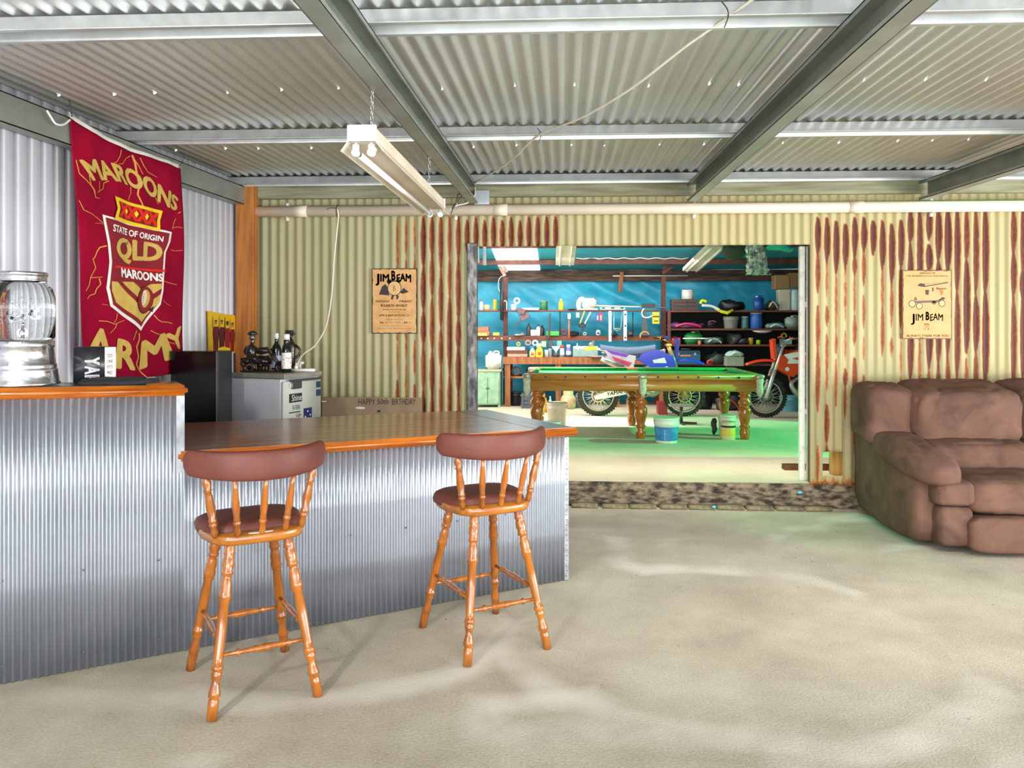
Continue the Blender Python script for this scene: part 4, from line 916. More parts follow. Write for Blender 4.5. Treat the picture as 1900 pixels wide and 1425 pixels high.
g = G(); g.lathe((0, 0, 0), [(.045, 0), (.03, .02), (.028, .16), (.034, .20), (.012, .235), (.012, .25)], 14); g.tube([(.03, 0, .20), (.065, 0, .165), (.055, 0, .12), (.02, -.01, .10)], .011, 8, smooth_path=3); g.tube([(-.03, 0, .20), (-.045, 0, .15), (-.03, -.02, .11)], .011, 8, smooth_path=3); g.ball((-.015, 0, .27), .024, 12, 8); ob('body', g, CB, t)
g = G(); r_ = random.Random(8)
for i in range(40):
    a = r_.uniform(0, 2*PI); e = r_.uniform(0, 1.4); c = Vector((-.015, 0, .275)); d = Vector((math.cos(a)*math.cos(e), math.sin(a)*math.cos(e), math.sin(e))); g.tube([c, c+d*.03, c+d*r_.uniform(.035, .05)+Vector((r_.uniform(-.01, .01), 0, 0))], [.008, .006, .002], 5)
ob('hair', g, BK, t)
fx = F(544, 6.20); fx = (P(551, 0, Y=6.16).x, 6.16, FT); t = thing('power_adaptor', 'small white twin socket adaptor raised behind the bottles on fridge', 'adaptor', fx)
g = G(); g.box((0, 0, .062), (.10, .04, .022), bev=.003); g.box((0, .01, .026), (.05, .03, .052)); ob('body', g, plain('d8d8d2', .4), t)
g = G()
for k_ in (-.03, 0, .03): g.cyl((k_, -.0205, .062), (k_, -.0215, .062), .004, seg=8)
ob('socket_holes', g, BK, t)
fx = F(561, 6.1); t = thing('power_board', 'white power board lying on top of the fridge with cord plugged in', 'power board', (P(558, 0, Y=6.08).x, 6.08, FT), .12)
g = G(); g.box((.01, 0, .011), (.20, .055, .022), bev=.004, seg=2); ob('body', g, plain('e6e6dc', .4), t)
g = G(); g.lathe((-.035, 0, .022), [(.016, 0), (.016, .02), (.009, .024), (.008, .045)], 14); ob('plug', g, plain('ddd8c8', .4), t)
g = G()
for k_ in (.02, .06): g.box((k_, 0, .0225), (.018, .02, .002))
ob('sockets', g, plain('5a5a58', .5), t)
# yellow team poster on the left wall
PXX = -2.838
def PQ(px, py, o=0): p = P(px, py, X=PXX); return Vector((PXX+o, p.y, p.z))
c = PQ(412, 655); t = thing('team_poster', 'yellow poster of four people in maroon shirts with raised arms, beside the timber post', 'poster', (PXX, c.y, c.z))
g = G(); pts = [(385, 577), (398, 579), (412, 582), (425, 584), (437, 585), (438, 655), (387, 655)]; 
g.add([PQ(*p) for p in pts]+[PQ(*p, -.002) for p in pts], [tuple(range(7)), tuple(range(13, 6, -1))]+[(i, (i+1) % 7, 7+(i+1) % 7, 7+i) for i in range(7)]); ob('sheet', g, M('yellow_poster', 'e0b414', 'd0a410', rough=.5), t, world=True)
SKIN = plain('9a6a4e', .6)
for i, (hx, hy, sh_, dark) in enumerate(((400, 598, 606, 0), (411, 598, 607, 0), (421.5, 600, 609, 1), (431, 603, 611, 0))):
    g = G(); w_ = 6.2 if i < 3 else 4.8
    g.add([PQ(*p, .002) for p in ((hx-w_*.8, sh_), (hx+w_*.8, sh_), (hx+w_, sh_+12), (hx+w_*.75, sh_+30), (hx+w_*.8, 652), (hx-w_*.7, 652), (hx-w_*.7, sh_+30), (hx-w_*.95, sh_+12))], [tuple(range(8))])
    ob('printed_shirt', g, plain(('5c0e1c', '4a0a18', '8a1414', '7a1018')[i], .6), t, world=True)
    g = G(); g.add([PQ(hx+2.2*math.cos(a), hy+4*math.sin(a), .0025) for a in [2*PI*k/14 for k in range(14)]], [tuple(range(14))])
    ax = hx-5.5 if i in (0,) else hx-4.5
    g.add([PQ(*p, .0022) for p in ((ax-1, sh_+4), (ax+1.2, sh_+3), (ax+.6, hy-6), (ax+.3, hy-13), (ax-.8, hy-6))], [tuple(range(5))])
    ob('printed_skin', g, SKIN if not dark else plain('3c241c', .6), t, world=True)
    g = G(); g.add([PQ(hx+2.5*math.cos(a), hy-1.6+2.8*math.sin(a), .0028) for a in [PI+PI*k/8 for k in range(9)]], [tuple(range(9))]); ob('printed_hair', g, plain('2a1a14', .6), t, world=True)
g = G(); g.add([PQ(*p, .003) for p in ((404, 646), (414, 643), (426, 646), (426, 655), (404, 655))], [tuple(range(5))]); ob('printed_badge', g, plain('f0c830', .5), t, world=True)
# cardboard birthday sign leaning on the back wall
CY = 6.90; a = P(598, 737, Y=CY); b = P(783, 737, Y=CY)
t = thing('cardboard_sign', 'brown cardboard sign handwritten HAPPY 50th BIRTHDAY, leaning on back wall behind bar', 'sign', ((a.x+b.x)/2, CY, 0))
g = G(); g.box(((a.x+b.x)/2, CY, a.z/2), (b.x-a.x, .012, a.z)); ob('board', g, M('brown_cardboard', '9a8468', '8a745a', rough=.9, scale=4), t, world=True)
g = G()
for s_, x0, x1, y0, y1 in (('HAPPY', 665, 696, 751, 740), ('50th', 700, 721, 750, 740), ('BIRTHDAY', 727, 771, 751, 740)):
    write(g, s_, quad(P(x0, y0, Y=CY-.008), P(x1, y0, Y=CY-.008), P(x1, y1, Y=CY-.008), P(x0, y1, Y=CY-.008)), .0, th=0)
ob('handwriting', g, BK, t, world=True)
g = G()
for (x, y, w_, h_) in ((668, 757, .09, .02), (601, 745, .05, .012)): 
    g = G(); c = P(x, y, Y=CY-.0075); g.ball(c, (w_/2, .002, h_/2), 14, 8); ob('torn_scrape', g, plain('e0dcd4', .8), t, world=True)
g = G(); c = P(703, 763, Y=CY-.0075); g.box(c, (.026, .002, .018)); ob('dark_mark', g, BK, t, world=True)
# ================================================================== couch
SUEDE = M('brown_suede', '76584a', '523d33', rough=.95, scale=3.2, bump=.9, bscale=9, contrast=(.25, .7), dist=1.2, spec=.15)
def puff(g, x0, x1, y0, y1, z0, z1, e=.42, seg=72, rings=44, wr=.010, slope=0, rot=None, seed=0):
    c = Vector(((x0+x1)/2, (y0+y1)/2, (z0+z1)/2)); h = Vector(((x1-x0)/2, (y1-y0)/2, (z1-z0)/2))
    def f(v):
        d = v-c; n_ = mnoise.noise(v*3.2+Vector((seed, 0, 0)))*wr*1.6+mnoise.noise(v*9+Vector((0, seed, 0)))*wr*.6
        dn = d.normalized() if d.length else Vector((0, 0, 1))
        cr = abs(mnoise.noise(Vector((v.x*7+v.z*3+seed, v.y*5, v.z*4))))
        if e > .3: n_ -= wr*1.1*max(0, .16-cr)/.16
        return v+dn*n_+Vector((0, 0, slope*(d.y)))
    g.ball(c, tuple(h), seg, rings, e=e, m=rot, fn=f)
cz = thing('recliner_couch', 'brown suede recliner couch against the rusty wall at right', 'couch', (3.45, 6.35, 0))
def part(name, fn, label=None): g = G(); fn(g); return ob(name, g, SUEDE, cz, label, world=True)
part('side_panel', lambda g: puff(g, 2.42, 2.72, 5.72, 6.93, .03, .68, e=.30, wr=.012, seed=1))
part('armrest', lambda g: puff(g, 2.395, 2.745, 5.56, 6.62, .50, .70, e=.62, wr=.008, slope=.13, seed=2))
part('wing', lambda g: puff(g, 2.36, 2.78, 6.42, 6.90, .62, 1.085, e=.42, wr=.010, slope=.12, seed=3))
part('arm_front_pad', lambda g: puff(g, 2.52, 2.78, 5.58, 5.90, .33, .50, e=.4, wr=.005, seed=4))
part('arm_front_pad', lambda g: puff(g, 2.54, 2.78, 5.60, 5.90, .05, .335, e=.35, wr=.005, seed=5))
for i, x in enumerate((2.70, 3.50)):
    part('backrest', lambda g: puff(g, x-.02, x+.82, 6.30+.0, 6.88, .66, 1.10, e=.36, wr=.015, slope=.15, seed=10+i))
    part('lumbar_cushion', lambda g: puff(g, x-.02, x+.81, 6.10, 6.70, .38, .71, e=.36, wr=.012, slope=.10, seed=20+i))
    part('seat_cushion', lambda g: puff(g, x+.02, x+.82, 5.55, 6.45, .26, .515, e=.36, wr=.010, slope=-.02, seed=30+i))
    part('footrest', lambda g: puff(g, x+.02, x+.81, 5.53, 5.80, .03, .275, e=.32, wr=.006, seed=40+i))
part('back_frame', lambda g: puff(g, 2.42, 4.62, 6.55, 6.93, .04, 1.02, e=.2, wr=.004, seed=50))
part('side_panel', lambda g: puff(g, 4.32, 4.64, 5.72, 6.93, .03, .68, e=.30, wr=.012, seed=51))
part('armrest', lambda g: puff(g, 4.28, 4.66, 5.56, 6.62, .50, .70, e=.62, wr=.008, slope=.13, seed=52))
# ================================================================== things at the opening
BW = M('chipped_white_paint', 'e4e2d6', 'b8bcae', rough=.5, scale=20, contrast=(.5, .8))
X1, X2, X3, X4 = (P(x, 0, Y=7.22).x for x in (1482.5, 1492.5, 1496.5, 1501))
t = thing('steel_door_track', 'white painted steel frame with two uprights and rungs, right side of the opening', 'door frame', (X1, 7.22, .2))
g = G(); g.box(((X1+X2)/2, 7.22, 1.225), (X2-X1, .045, 2.05), bev=.003); ob('upright', g, BW, t, world=True)
g = G(); g.box(((X3+X4)/2, 7.22, 1.225), (X4-X3, .045, 2.05), bev=.003); ob('upright', g, BW, t, world=True)
for py in (565, 763):
    z_ = P(1490, py, Y=7.22).z; g = G(); g.box(((X2+X3)/2+.01, 7.215, z_), (X3-X2+.05, .03, .045)); ob('rung', g, BW, t, world=True)
g = G(); a = P(1502, 0, Y=7.13).x; g.box((a+.008, 7.13, 1.22), (.03, .05, 2.04)); struct('trim_7', g, DARKSTEEL)
g = G(); a = P(1543, 0, Y=7.5); g.box((a.x+.05, 7.5, .42), (.12, .09, .44), bev=.004); single('timber_block', g, M('yellow_pine', 'd8a860', 'b98840', rough=.6, scale=4, stretch=(6, 6, 1)), 'short yellow timber block seen through the cut-out hole in the right wall', 'timber block')
g = G(); a = P(1453, 871, Z=.2); L_ = .62
g.prism([(-.05, 0), (.05, 0), (.05, .05), (.044, .05), (.044, .006), (-.044, .006), (-.044, .05), (-.05, .05)], L_, Matrix(((0, 0, 1, a.x+L_/2), (1, 0, 0, a.y), (0, 1, 0, .2), (0, 0, 0, 1))))
single('steel_channel', g, M('rusty_green_steel', '5c5a36', '6e3a20', rough=.8, scale=20), 'rusty steel channel lying on the shed floor behind the white door frame', 'channel')
r_ = random.Random(6); BRK = M('mossy_paver', '8d8768', '6a6248', rough=.9, scale=18, bump=.5)
pv = None
for i, px in enumerate((1084, 1140, 1190, 1246, 1298, 1350, 1404, 1458, 1510)):
    p = P(px, 932+i*.7, Z=.02); 
    if pv is None:
        g = G(); g.box((0, 0, .0), (.225, .11, .03), bev=.006, seg=2); pv = ob('paver', g, BRK); o = pv
    else: o = pv.copy(); C.objects.link(o)
    o.location = (p.x, 6.955-.003*i, .012+r_.uniform(0, .004)); o.rotation_euler = (r_.uniform(-.03, .03), r_.uniform(-.02, .02), r_.uniform(-.06, .06))
    o['label'] = 'paving brick in the row along the foot of the shed step'; o['category'] = 'paver'; o['group'] = 'paving bricks along the step'
for i, (px, py, lab) in enumerate(((1325, 934, 'small scrap of blue plastic beside the paving bricks'), (1485, 914, 'small scrap of blue plastic on the step edge near the door frame'))):
    p = P(px, py, Y=6.86 if i == 0 else 6.985); g = G(); g.ball((p.x, p.y, .034 if i == 0 else p.z), (.022, .010, .010), 8, 6, fn=lambda v: v+Vector((mnoise.noise(v*60)*.01, 0, mnoise.noise(v*50)*.006))); single('plastic_scrap', g, plain('58c8e8', .4), lab, 'scrap')
# ================================================================== pool table
TZ = .2; TW = wood('varnished_table_timber', 'bf8a44', 'a8722c', .28, 'x', .4, 2.5, .03); LEGW = wood('turned_leg_timber', 'b4661c', '8c480e', .22, 'z', .5, 2.5, .03)
TX0, TX1, TY0, TY1 = -.46, 2.335, 9.60, 11.15
pt = thing('pool_table', 'full-size pool table with green cloth and turned timber legs in the shed', 'pool table', ((TX0+TX1)/2, (TY0+TY1)/2, TZ))
FELT = M('green_felt', '16a04c', '128c42', rough=.95, scale=40)
def frame_boxes(g, x0, x1, y0, y1, z0, z1, w_, bev=.006):
    g.box(((x0+x1)/2, y0+w_/2, (z0+z1)/2), (x1-x0, w_, z1-z0), bev=bev, seg=2); g.box(((x0+x1)/2, y1-w_/2, (z0+z1)/2), (x1-x0, w_, z1-z0), bev=bev, seg=2)
    g.box((x0+w_/2, (y0+y1)/2, (z0+z1)/2), (w_, y1-y0-2*w_+.01, z1-z0), bev=bev, seg=2); g.box((x1-w_/2, (y0+y1)/2, (z0+z1)/2), (w_, y1-y0-2*w_+.01, z1-z0), bev=bev, seg=2)
g = G(); frame_boxes(g, TX0+.04, TX1-.04, TY0+.03, TY1-.03, .775, .908, .05); ob('apron', g, TW, pt, world=True)
g = G(); frame_boxes(g, TX0+.01, TX1-.01, TY0, TY1, .910, .982, .11, .010); ob('rail', g, TW, pt, world=True)
g = G(); g.box(((TX0+TX1)/2, (TY0+TY1)/2, .925), (TX1-TX0-.2, TY1-TY0-.2, .03)); ob('bed_cloth', g, FELT, pt, world=True)
mid = (TX0+TX1)/2
for (x0, x1, y0, y1) in ((TX0+.16, mid-.07, TY0+.09, TY0+.14), (mid+.07, TX1-.16, TY0+.09, TY0+.14), (TX0+.16, mid-.07, TY1-.14, TY1-.09), (mid+.07, TX1-.16, TY1-.14, TY1-.09), (TX0+.09, TX0+.14, TY0+.16, TY1-.16), (TX1-.14, TX1-.09, TY0+.16, TY1-.16)):
    g = G(); g.box(((x0+x1)/2, (y0+y1)/2, .960), (x1-x0, y1-y0, .046), bev=.01, seg=2); ob('cushion', g, FELT, pt, world=True)
for i in range(5):
    for x in (TX0+.25+i*.235, mid+.18+i*.235):
        g = G(); g.cyl((x, TY0+.002, .944), (x, TY0-.004, .944), .014, seg=14); ob('rail_bolt_cover', g, plain('20140c', .5), pt, world=True)
POC = M('cast_pocket_cover', 'c9c4a8', '8f8a70', rough=.35, metal=.5, scale=30)
LEATH = M('pale_pocket_net', 'cfd0b8', '9a9c84', rough=.7, scale=60, bump=.4)
for (x, y) in ((TX0+.03, TY0+.03), (mid, TY0-.012), (TX1-.03, TY0+.03), (TX0+.03, TY1-.03), (mid, TY1+.012), (TX1-.03, TY1-.03)):
    g = G(); g.ball((x, y, .952), (.055, .05, .030), 18, 10, e=.7); pc = ob('pocket_casting', g, POC, pt, world=True)
    g = G(); g.lathe((x, y, 0), [(.045, .93), (.048, .90), (.038, .86), (.044, .80), (.036, .755), (.012, .725), (.003, .71)], 16); 
    for k in range(3): g.tube([(x-.015+k*.015, y, .73), (x-.017+k*.017, y-.004, .68+k*.012)], .003, 5)
    ob('pocket_net', g, LEATH, pt, world=True)
lpz = [(0, .070), (.02, .074), (.05, .074), (.06, .060), (.09, .062), (.12, .078), (.14, .074), (.155, .050), (.18, .052), (.24, .080), (.30, .074), (.335, .048), (.35, .052), (.36, .064), (.40, .078), (.50, .078), (.62, .060), (.70, .048), (.72, .050), (.73, .062), (.755, .064), (.77, .052), (.80, .050), (.83, .060), (.90, .062), (.97, .050), (1, .048)]
for x in (-.32, .93, 2.16):
    for y in (9.76, 11.0):
        g = G(); g.turned((x, y, .79), (x, y, .2), lpz, 22); ob('leg', g, LEGW, pt, world=True)
# ================================================================== dirt bikes
def bike(t, body, accent, seatc, sx, plate, script=None, frame='c8c8c4', hubc='c9a878'):
    K = .86
    def V(x, y, z): return Vector((x*K*sx, y, z))
    RUB = M('bike_tyre_rubber', '3a342c', '26221e', rough=.9, scale=30)
    for wx in (-.72, .76):
        c = V(wx, 0, .31); R = .275
        wname = 'rear_wheel' if wx < 0 else 'front_wheel'; w_ = .055 if wx < 0 else .042
        g = G(); g.tube([c+Vector((R*math.cos(a), 0, R*math.sin(a))) for a in [2*PI*k/40 for k in range(40)]], w_*.62, 10, closed=True)
        for k in range(44):
            a = 2*PI*k/44
            for yy in ((-.026, .026) if k % 2 else (0,)):
                rr = R+w_*.62; m = Matrix.Rotation(-a, 3, 'Y'); g.box(c+Vector((rr*math.cos(a), yy, rr*math.sin(a))), (.020, .022, .022), m=m)
        tyre = ob(wname, g, RUB, t)
        g = G(); 
        for yy in (-.018, .018): g.tube([c+Vector((.228*math.cos(a), yy, .228*math.sin(a))) for a in [2*PI*k/36 for k in range(36)]], .009, 6, closed=True)
        ob('rim', g, plain('b9b8ae', .3, .7), tyre)
        g = G()
        for k in range(32):
            a = 2*PI*k/32; s_ = 1 if k % 2 else -1; g.cyl(c+Vector((.03*math.cos(a+.5*s_), .02*s_, .03*math.sin(a+.5*s_))), c+Vector((.225*math.cos(a), .004*s_, .225*math.sin(a))), .0035, seg=5)
        ob('spokes', g, plain('dedcd2', .3, .6), tyre)
        g = G(); g.cyl(c+Vector((0, -.06, 0)), c+Vector((0, .06, 0)), .034, seg=16)
        ys = -.055; g.tube([c+Vector((.095*math.cos(a), ys, .095*math.sin(a))) for a in [2*PI*k/24 for k in range(24)]], .012, 6, closed=True)
        for k in range(6):
            a = 2*PI*k/6; g.bar(c+Vector((0, ys, 0)), c+Vector((.09*math.cos(a), ys, .09*math.sin(a))), .016, .006)
        ob('hub', g, plain(hubc, .35, .5), tyre)
    g = G()
    for y in (-.085, .085): g.add(*prismdata([V(-.80, y, .30), V(-.62, y, .36), V(-.10, y, .47), V(-.10, y, .36), V(-.60, y, .27), V(-.78, y, .25)], .022))
    sw = ob('swingarm', g, plain('d4d4cc', .35, .4), t)
    if script:
        g = G(); xa, xb = (-.58, -.20); 
        write(g, script, quad(V(xa, -.0985, .305), V(xb, -.0985, .365), V(xb, -.0985, .425), V(xa, -.0985, .355)), .02, th=0); ob('swingarm_lettering', g, plain('101010', .4), sw)
    g = G()
    g.tube([V(.42, 0, 1.0), V(.36, 0, .6), V(.22, 0, .34), V(-.06, 0, .32), V(-.12, 0, .5), V(-.14, 0, .86)], .022, 8, smooth_path=4); g.tube([V(.42, 0, .98), V(.1, 0, .92), V(-.14, 0, .84)], .022, 8)
    g.tube([V(-.12, .05, .84), V(-.66, .06, .95)], .013, 6); g.tube([V(-.12, -.05, .6), V(-.60, -.06, .90)], .013, 6); ob('frame', g, plain(frame, .4, .4), t)
    g = G(); g.box(V(.06, 0, .47), (.30*K, .20, .20), bev=.03, seg=2); g.cyl(V(.0, -.13, .42), V(.0, .13, .42), .085, seg=18); g.cyl(V(.10, 0, .52), V(.17, 0, .76), .085, .075, seg=16)
    for k in range(5): g.cyl(V(.12+.012*k, 0, .58+.035*k), V(.122+.012*k, 0, .588+.035*k), .098, seg=16)
    ob('engine', g, plain('8a8a84', .4, .6), t)
    for y in (-.095, .095):
        g = G(); g.cyl(V(.78, y, .29), V(.63, y, .70), .030, .028, seg=12); g.cyl(V(.66, y, .62), V(.48, y, 1.08), .022, seg=12); ob('fork', g, plain('c8a860' if script else 'd8d8d4', .3, .6), t)
    g = G(); g.box(V(.49, 0, 1.06), (.08, .24, .03), bev=.006); g.tube([V(.30, -.40, 1.16), V(.38, -.22, 1.17), V(.47, -.1, 1.12), V(.47, .1, 1.12), V(.38, .22, 1.17), V(.30, .40, 1.16)], .012, 8, smooth_path=4); hb = ob('handlebar', g, plain('c89a3c' if script else 'b8b8b8', .3, .7), t)
    for s_ in (-1, 1):
        g = G(); g.tube([V(.37, s_*.26, 1.17), V(.30, s_*.40, 1.16)], .019, 8); ob('grip', g, plain('1a1a1a', .8), hb)
        g = G(); g.tube([V(.42, s_*.22, 1.19), V(.45, s_*.34, 1.17), V(.40, s_*.42, 1.16)], .009, 6, smooth_path=3); ob('hand_guard', g, plain(body, .4), hb)
    g = G(); g.add(*prismdata([V(.62, 0, 1.16), V(.60, 0, .86), V(.64, 0, .86), V(.67, 0, 1.14)], .20)); ob('number_plate', g, plain(plate, .4), t)
    for y in (-.13, .13):
        g = G(); g.add(*prismdata([V(.28, y, 1.00), V(.02, y, .94), V(-.05, y, .84), V(.16, y, .74), V(.34, y, .60), V(.60, y, .72), V(.56, y, .90)], .02)); sr = ob('radiator_shroud', g, plain(body, .3), t)
        if y < 0:
            g = G(); g.add(*prismdata([V(.40, y-.011, .88), V(.20, y-.011, .84), V(.22, y-.011, .80), V(.44, y-.011, .80)], .003)); g.cyl(V(.44, y-.010, .72), V(.44, y-.013, .72), .03, seg=16); ob('shroud_graphic', g, plain('e8e8e8', .4), sr)
        g = G(); g.add(*prismdata([V(-.08, y*.8, .90), V(-.62, y*.8, 1.00), V(-.52, y*.8, .80), V(-.15, y*.8, .62)], .02)); ob('side_panel', g, plain(accent, .35), t)
    g = G(); g.surf(lambda u, v: V(.26-.95*u, 0, 0)+Vector((0, .10*math.cos(PI*v)*(.8+.2*math.sin(PI*u)), .93+.10*math.sin(PI*v)+.04*(2*u-1)**2)), 16, 8); g.box(V(-.2, 0, .90), (.85*K, .12, .07)); ob('seat', g, plain(seatc, .7), t)
    def fen(x0, z0, x1, z1, w0, w1, lift):
        g = G(); g.surf(lambda u, v: V(x0+(x1-x0)*u, 0, z0+(z1-z0)*u+lift*math.sin(PI*u))+Vector((0, (w0+(w1-w0)*u)*(2*v-1), -.03*(2*v-1)**2)), 14, 6, th=.006, nrm=(0, 0, -1)); return g
    ob('front_fender', fen(.40, .78, 1.10, .80, .06, .045, .07), plain(body, .35), t)
    rf = ob('rear_fender', fen(-.45, .96, -1.12, 1.04, .10, .06, .03), plain(accent, .35), t)
    g = G(); g.tube([V(.18, -.05, .62), V(.36, -.1, .5), V(.2, -.12, .34), V(-.1, -.14, .5), V(-.3, -.14, .72)], [.02, .035, .05, .03, .03], 10, smooth_path=4); g.tube([V(-.3, -.15, .72), V(-.68, -.16, .86)], .045, 12); ob('exhaust', g, plain('9a968c', .35, .7), t)
    g = G(); g.tube([V(.0, -.12, .36), V(-.04, -.36, .0)], .012, 6); ob('side_stand', g, plain('cfcfc8', .3, .6), t)
def prismdata(pts, th):
    y = pts[0].y; n = len(pts)
    vs = [Vector((p.x, y-th/2, p.z)) for p in pts]+[Vector((p.x, y+th/2, p.z)) for p in pts]
    return vs, [tuple(range(n)), tuple(range(2*n-1, n-1, -1))]+[(i, (i+1) % n, n+(i+1) % n, n+i) for i in range(n)]
p = P(1188, 0, Y=12.1); t1 = thing('dirt_bike', 'blue and white dirt bike with knobbly tyres standing behind the pool table', 'dirt bike', (p.x, 12.15, .2), 0)
bike(t1, '1c3ad0', 'd8d4e4', '5a6a80', 1, '2436a8', 'YAMAHA')
g = G(); K = .86
g.add(*prismdata([Vector((-.98*K, -.11, 1.03)), Vector((-.80*K, -.11, 1.05)), Vector((-.70*K, -.11, 1.00)), Vector((-.94*K, -.11, .98))], .01)); ob('yellow_decal', g, plain('f0d820', .4), t1)
g = G(); g.add(*prismdata([Vector((-.62*K, -.118, 1.00)), Vector((-.2*K, -.118, .92)), Vector((-.25*K, -.118, .88)), Vector((-.5*K, -.118, .93))], .004)); ob('purple_stripe', g, plain('7a2ab8', .4), t1)
g = G(); g.add(*prismdata([Vector((-.50*K, -.118, .90)), Vector((-.15*K, -.118, .80)), Vector((-.2*K, -.118, .74)), Vector((-.45*K, -.118, .84))], .004)); ob('pink_stripe', g, plain('d83a70', .4), t1)
p = P(1422, 0, Y=12.0); t2 = thing('dirt_bike', 'orange and black dirt bike at right of the shed, partly behind the door frame', 'dirt bike', (p.x+.76*.86, 12.05, .2), 0)
bike(t2, 'e8481c', '23262a', '2c302f', -1, 'e8481c', None, 'c8442a', '8a8a88')
g = G(); g.add(*prismdata([Vector((-.50*K, -.142, .93)), Vector((-.15*K, -.142, .99)), Vector((-.12*K, -.142, .93)), Vector((-.42*K, -.142, .86))], .004)); ob('white_graphic', g, plain('f0f0ec', .4), t2)
# ================================================================== shed shelving and bench
IY = 13.72
def zz(py, Y=IY): return P(0, py, Y=Y).z if False else CAM_Z-(py-603)/1500*(Y*.9985)
BR = M('red_brown_shelf_timber', '7a4430', '57301f', rough=.7, scale=3, stretch=(.6, 5, 5))
OB = M('orange_brown_bench_timber', 'a5683c', '7c4826', rough=.7, scale=4, stretch=(5, 5, .7))
def XP(px, Y=IY): return P(px, 603, Y=Y).x
Z1, Z2, ZB, ZA, ZBb, ZC, ZD = zz(575.5), zz(623), zz(661.5), zz(576.5), zz(609.5), zz(638.5), zz(674)
t = thing('wall_shelf', 'upper narrow brown wall shelf above the workbench, left side of shed', 'shelf', (XP(1027), 13.85, Z1))
g = G(); a, b = XP(872), XP(1222); g.box(((a+b)/2, 13.82, Z1-.012), (b-a, .34, .024)); ob('board', g, BR, t, world=True)
t = thing('tool_rail_shelf', 'lower brown wall shelf with thick front rail and screws, above the workbench', 'shelf', (XP(1040), 13.85, Z2))
g = G(); a, b = XP(872), XP(1235); g.box(((a+b)/2, 13.85, Z2-.012), (b-a, .34, .024)); ob('board', g, BR, t, world=True)
g = G(); g.box(((a+b)/2, 13.67, Z2-.045), (b-a, .03, .075)); rl = ob('front_rail', g, BR, t, world=True)
for px in (893, 905, 917, 931, 946): g = G(); x = XP(px, 13.65); g.cyl((x, 13.656, Z2-.045), (x, 13.648, Z2-.045), .014, seg=8); ob('screw_head', g, plain('d8d0c0', .4), rl, world=True)
wb = thing('workbench', 'long orange-brown timber workbench against the blue tarpaulin', 'workbench', (XP(1085), 13.75, .2))
g = G(); a, b = XP(936), XP(1236); g.box(((a+b)/2, 13.76, ZB-.022), (b-a, .72, .044)); ob('top', g, OB, wb, world=True)
g = G(); z3 = zz(697); g.box(((a+b)/2, 13.78, z3-.015), (b-a, .6, .03)); ob('lower_shelf', g, OB, wb, world=True)
for px in (942, 1036, 1144, 1228):
    for yy in (13.46, 14.05): g = G(); g.box((XP(px, 13.46), yy, (.2+ZB-.044)/2), (.09, .07, ZB-.044-.2)); ob('leg', g, OB, wb, world=True)
g = G(); g.box(((a+b)/2, 13.405, ZB-.07), (b-a, .02, .09)); ob('front_rail', g, OB, wb, world=True)
rs = thing('shelf_rack', 'dark brown four-tier storage rack along the back right of the shed', 'shelf rack', (XP(1365), 13.8, .2))
a, b = XP(1238), XP(1530)
for z_ in (ZA, ZBb, ZC, ZD): g = G(); g.box(((a+b)/2, 13.85, z_-.014), (b-a, .62, .028)); ob('shelf', g, BR, rs, world=True)
for px in (1239, 1528):
    for yy in (13.56, 14.12): g = G(); g.box((XP(px), yy, (.2+ZA)/2), (.05, .05, ZA-.2)); ob('upright', g, DARKSTEEL, rs, world=True)
g = G(); g.box(((a+b)/2, 14.18, (ZA+.2)/2), (b-a, .02, ZA-.2)); ob('back_panel', g, plain('1e2420', .9), rs, world=True)
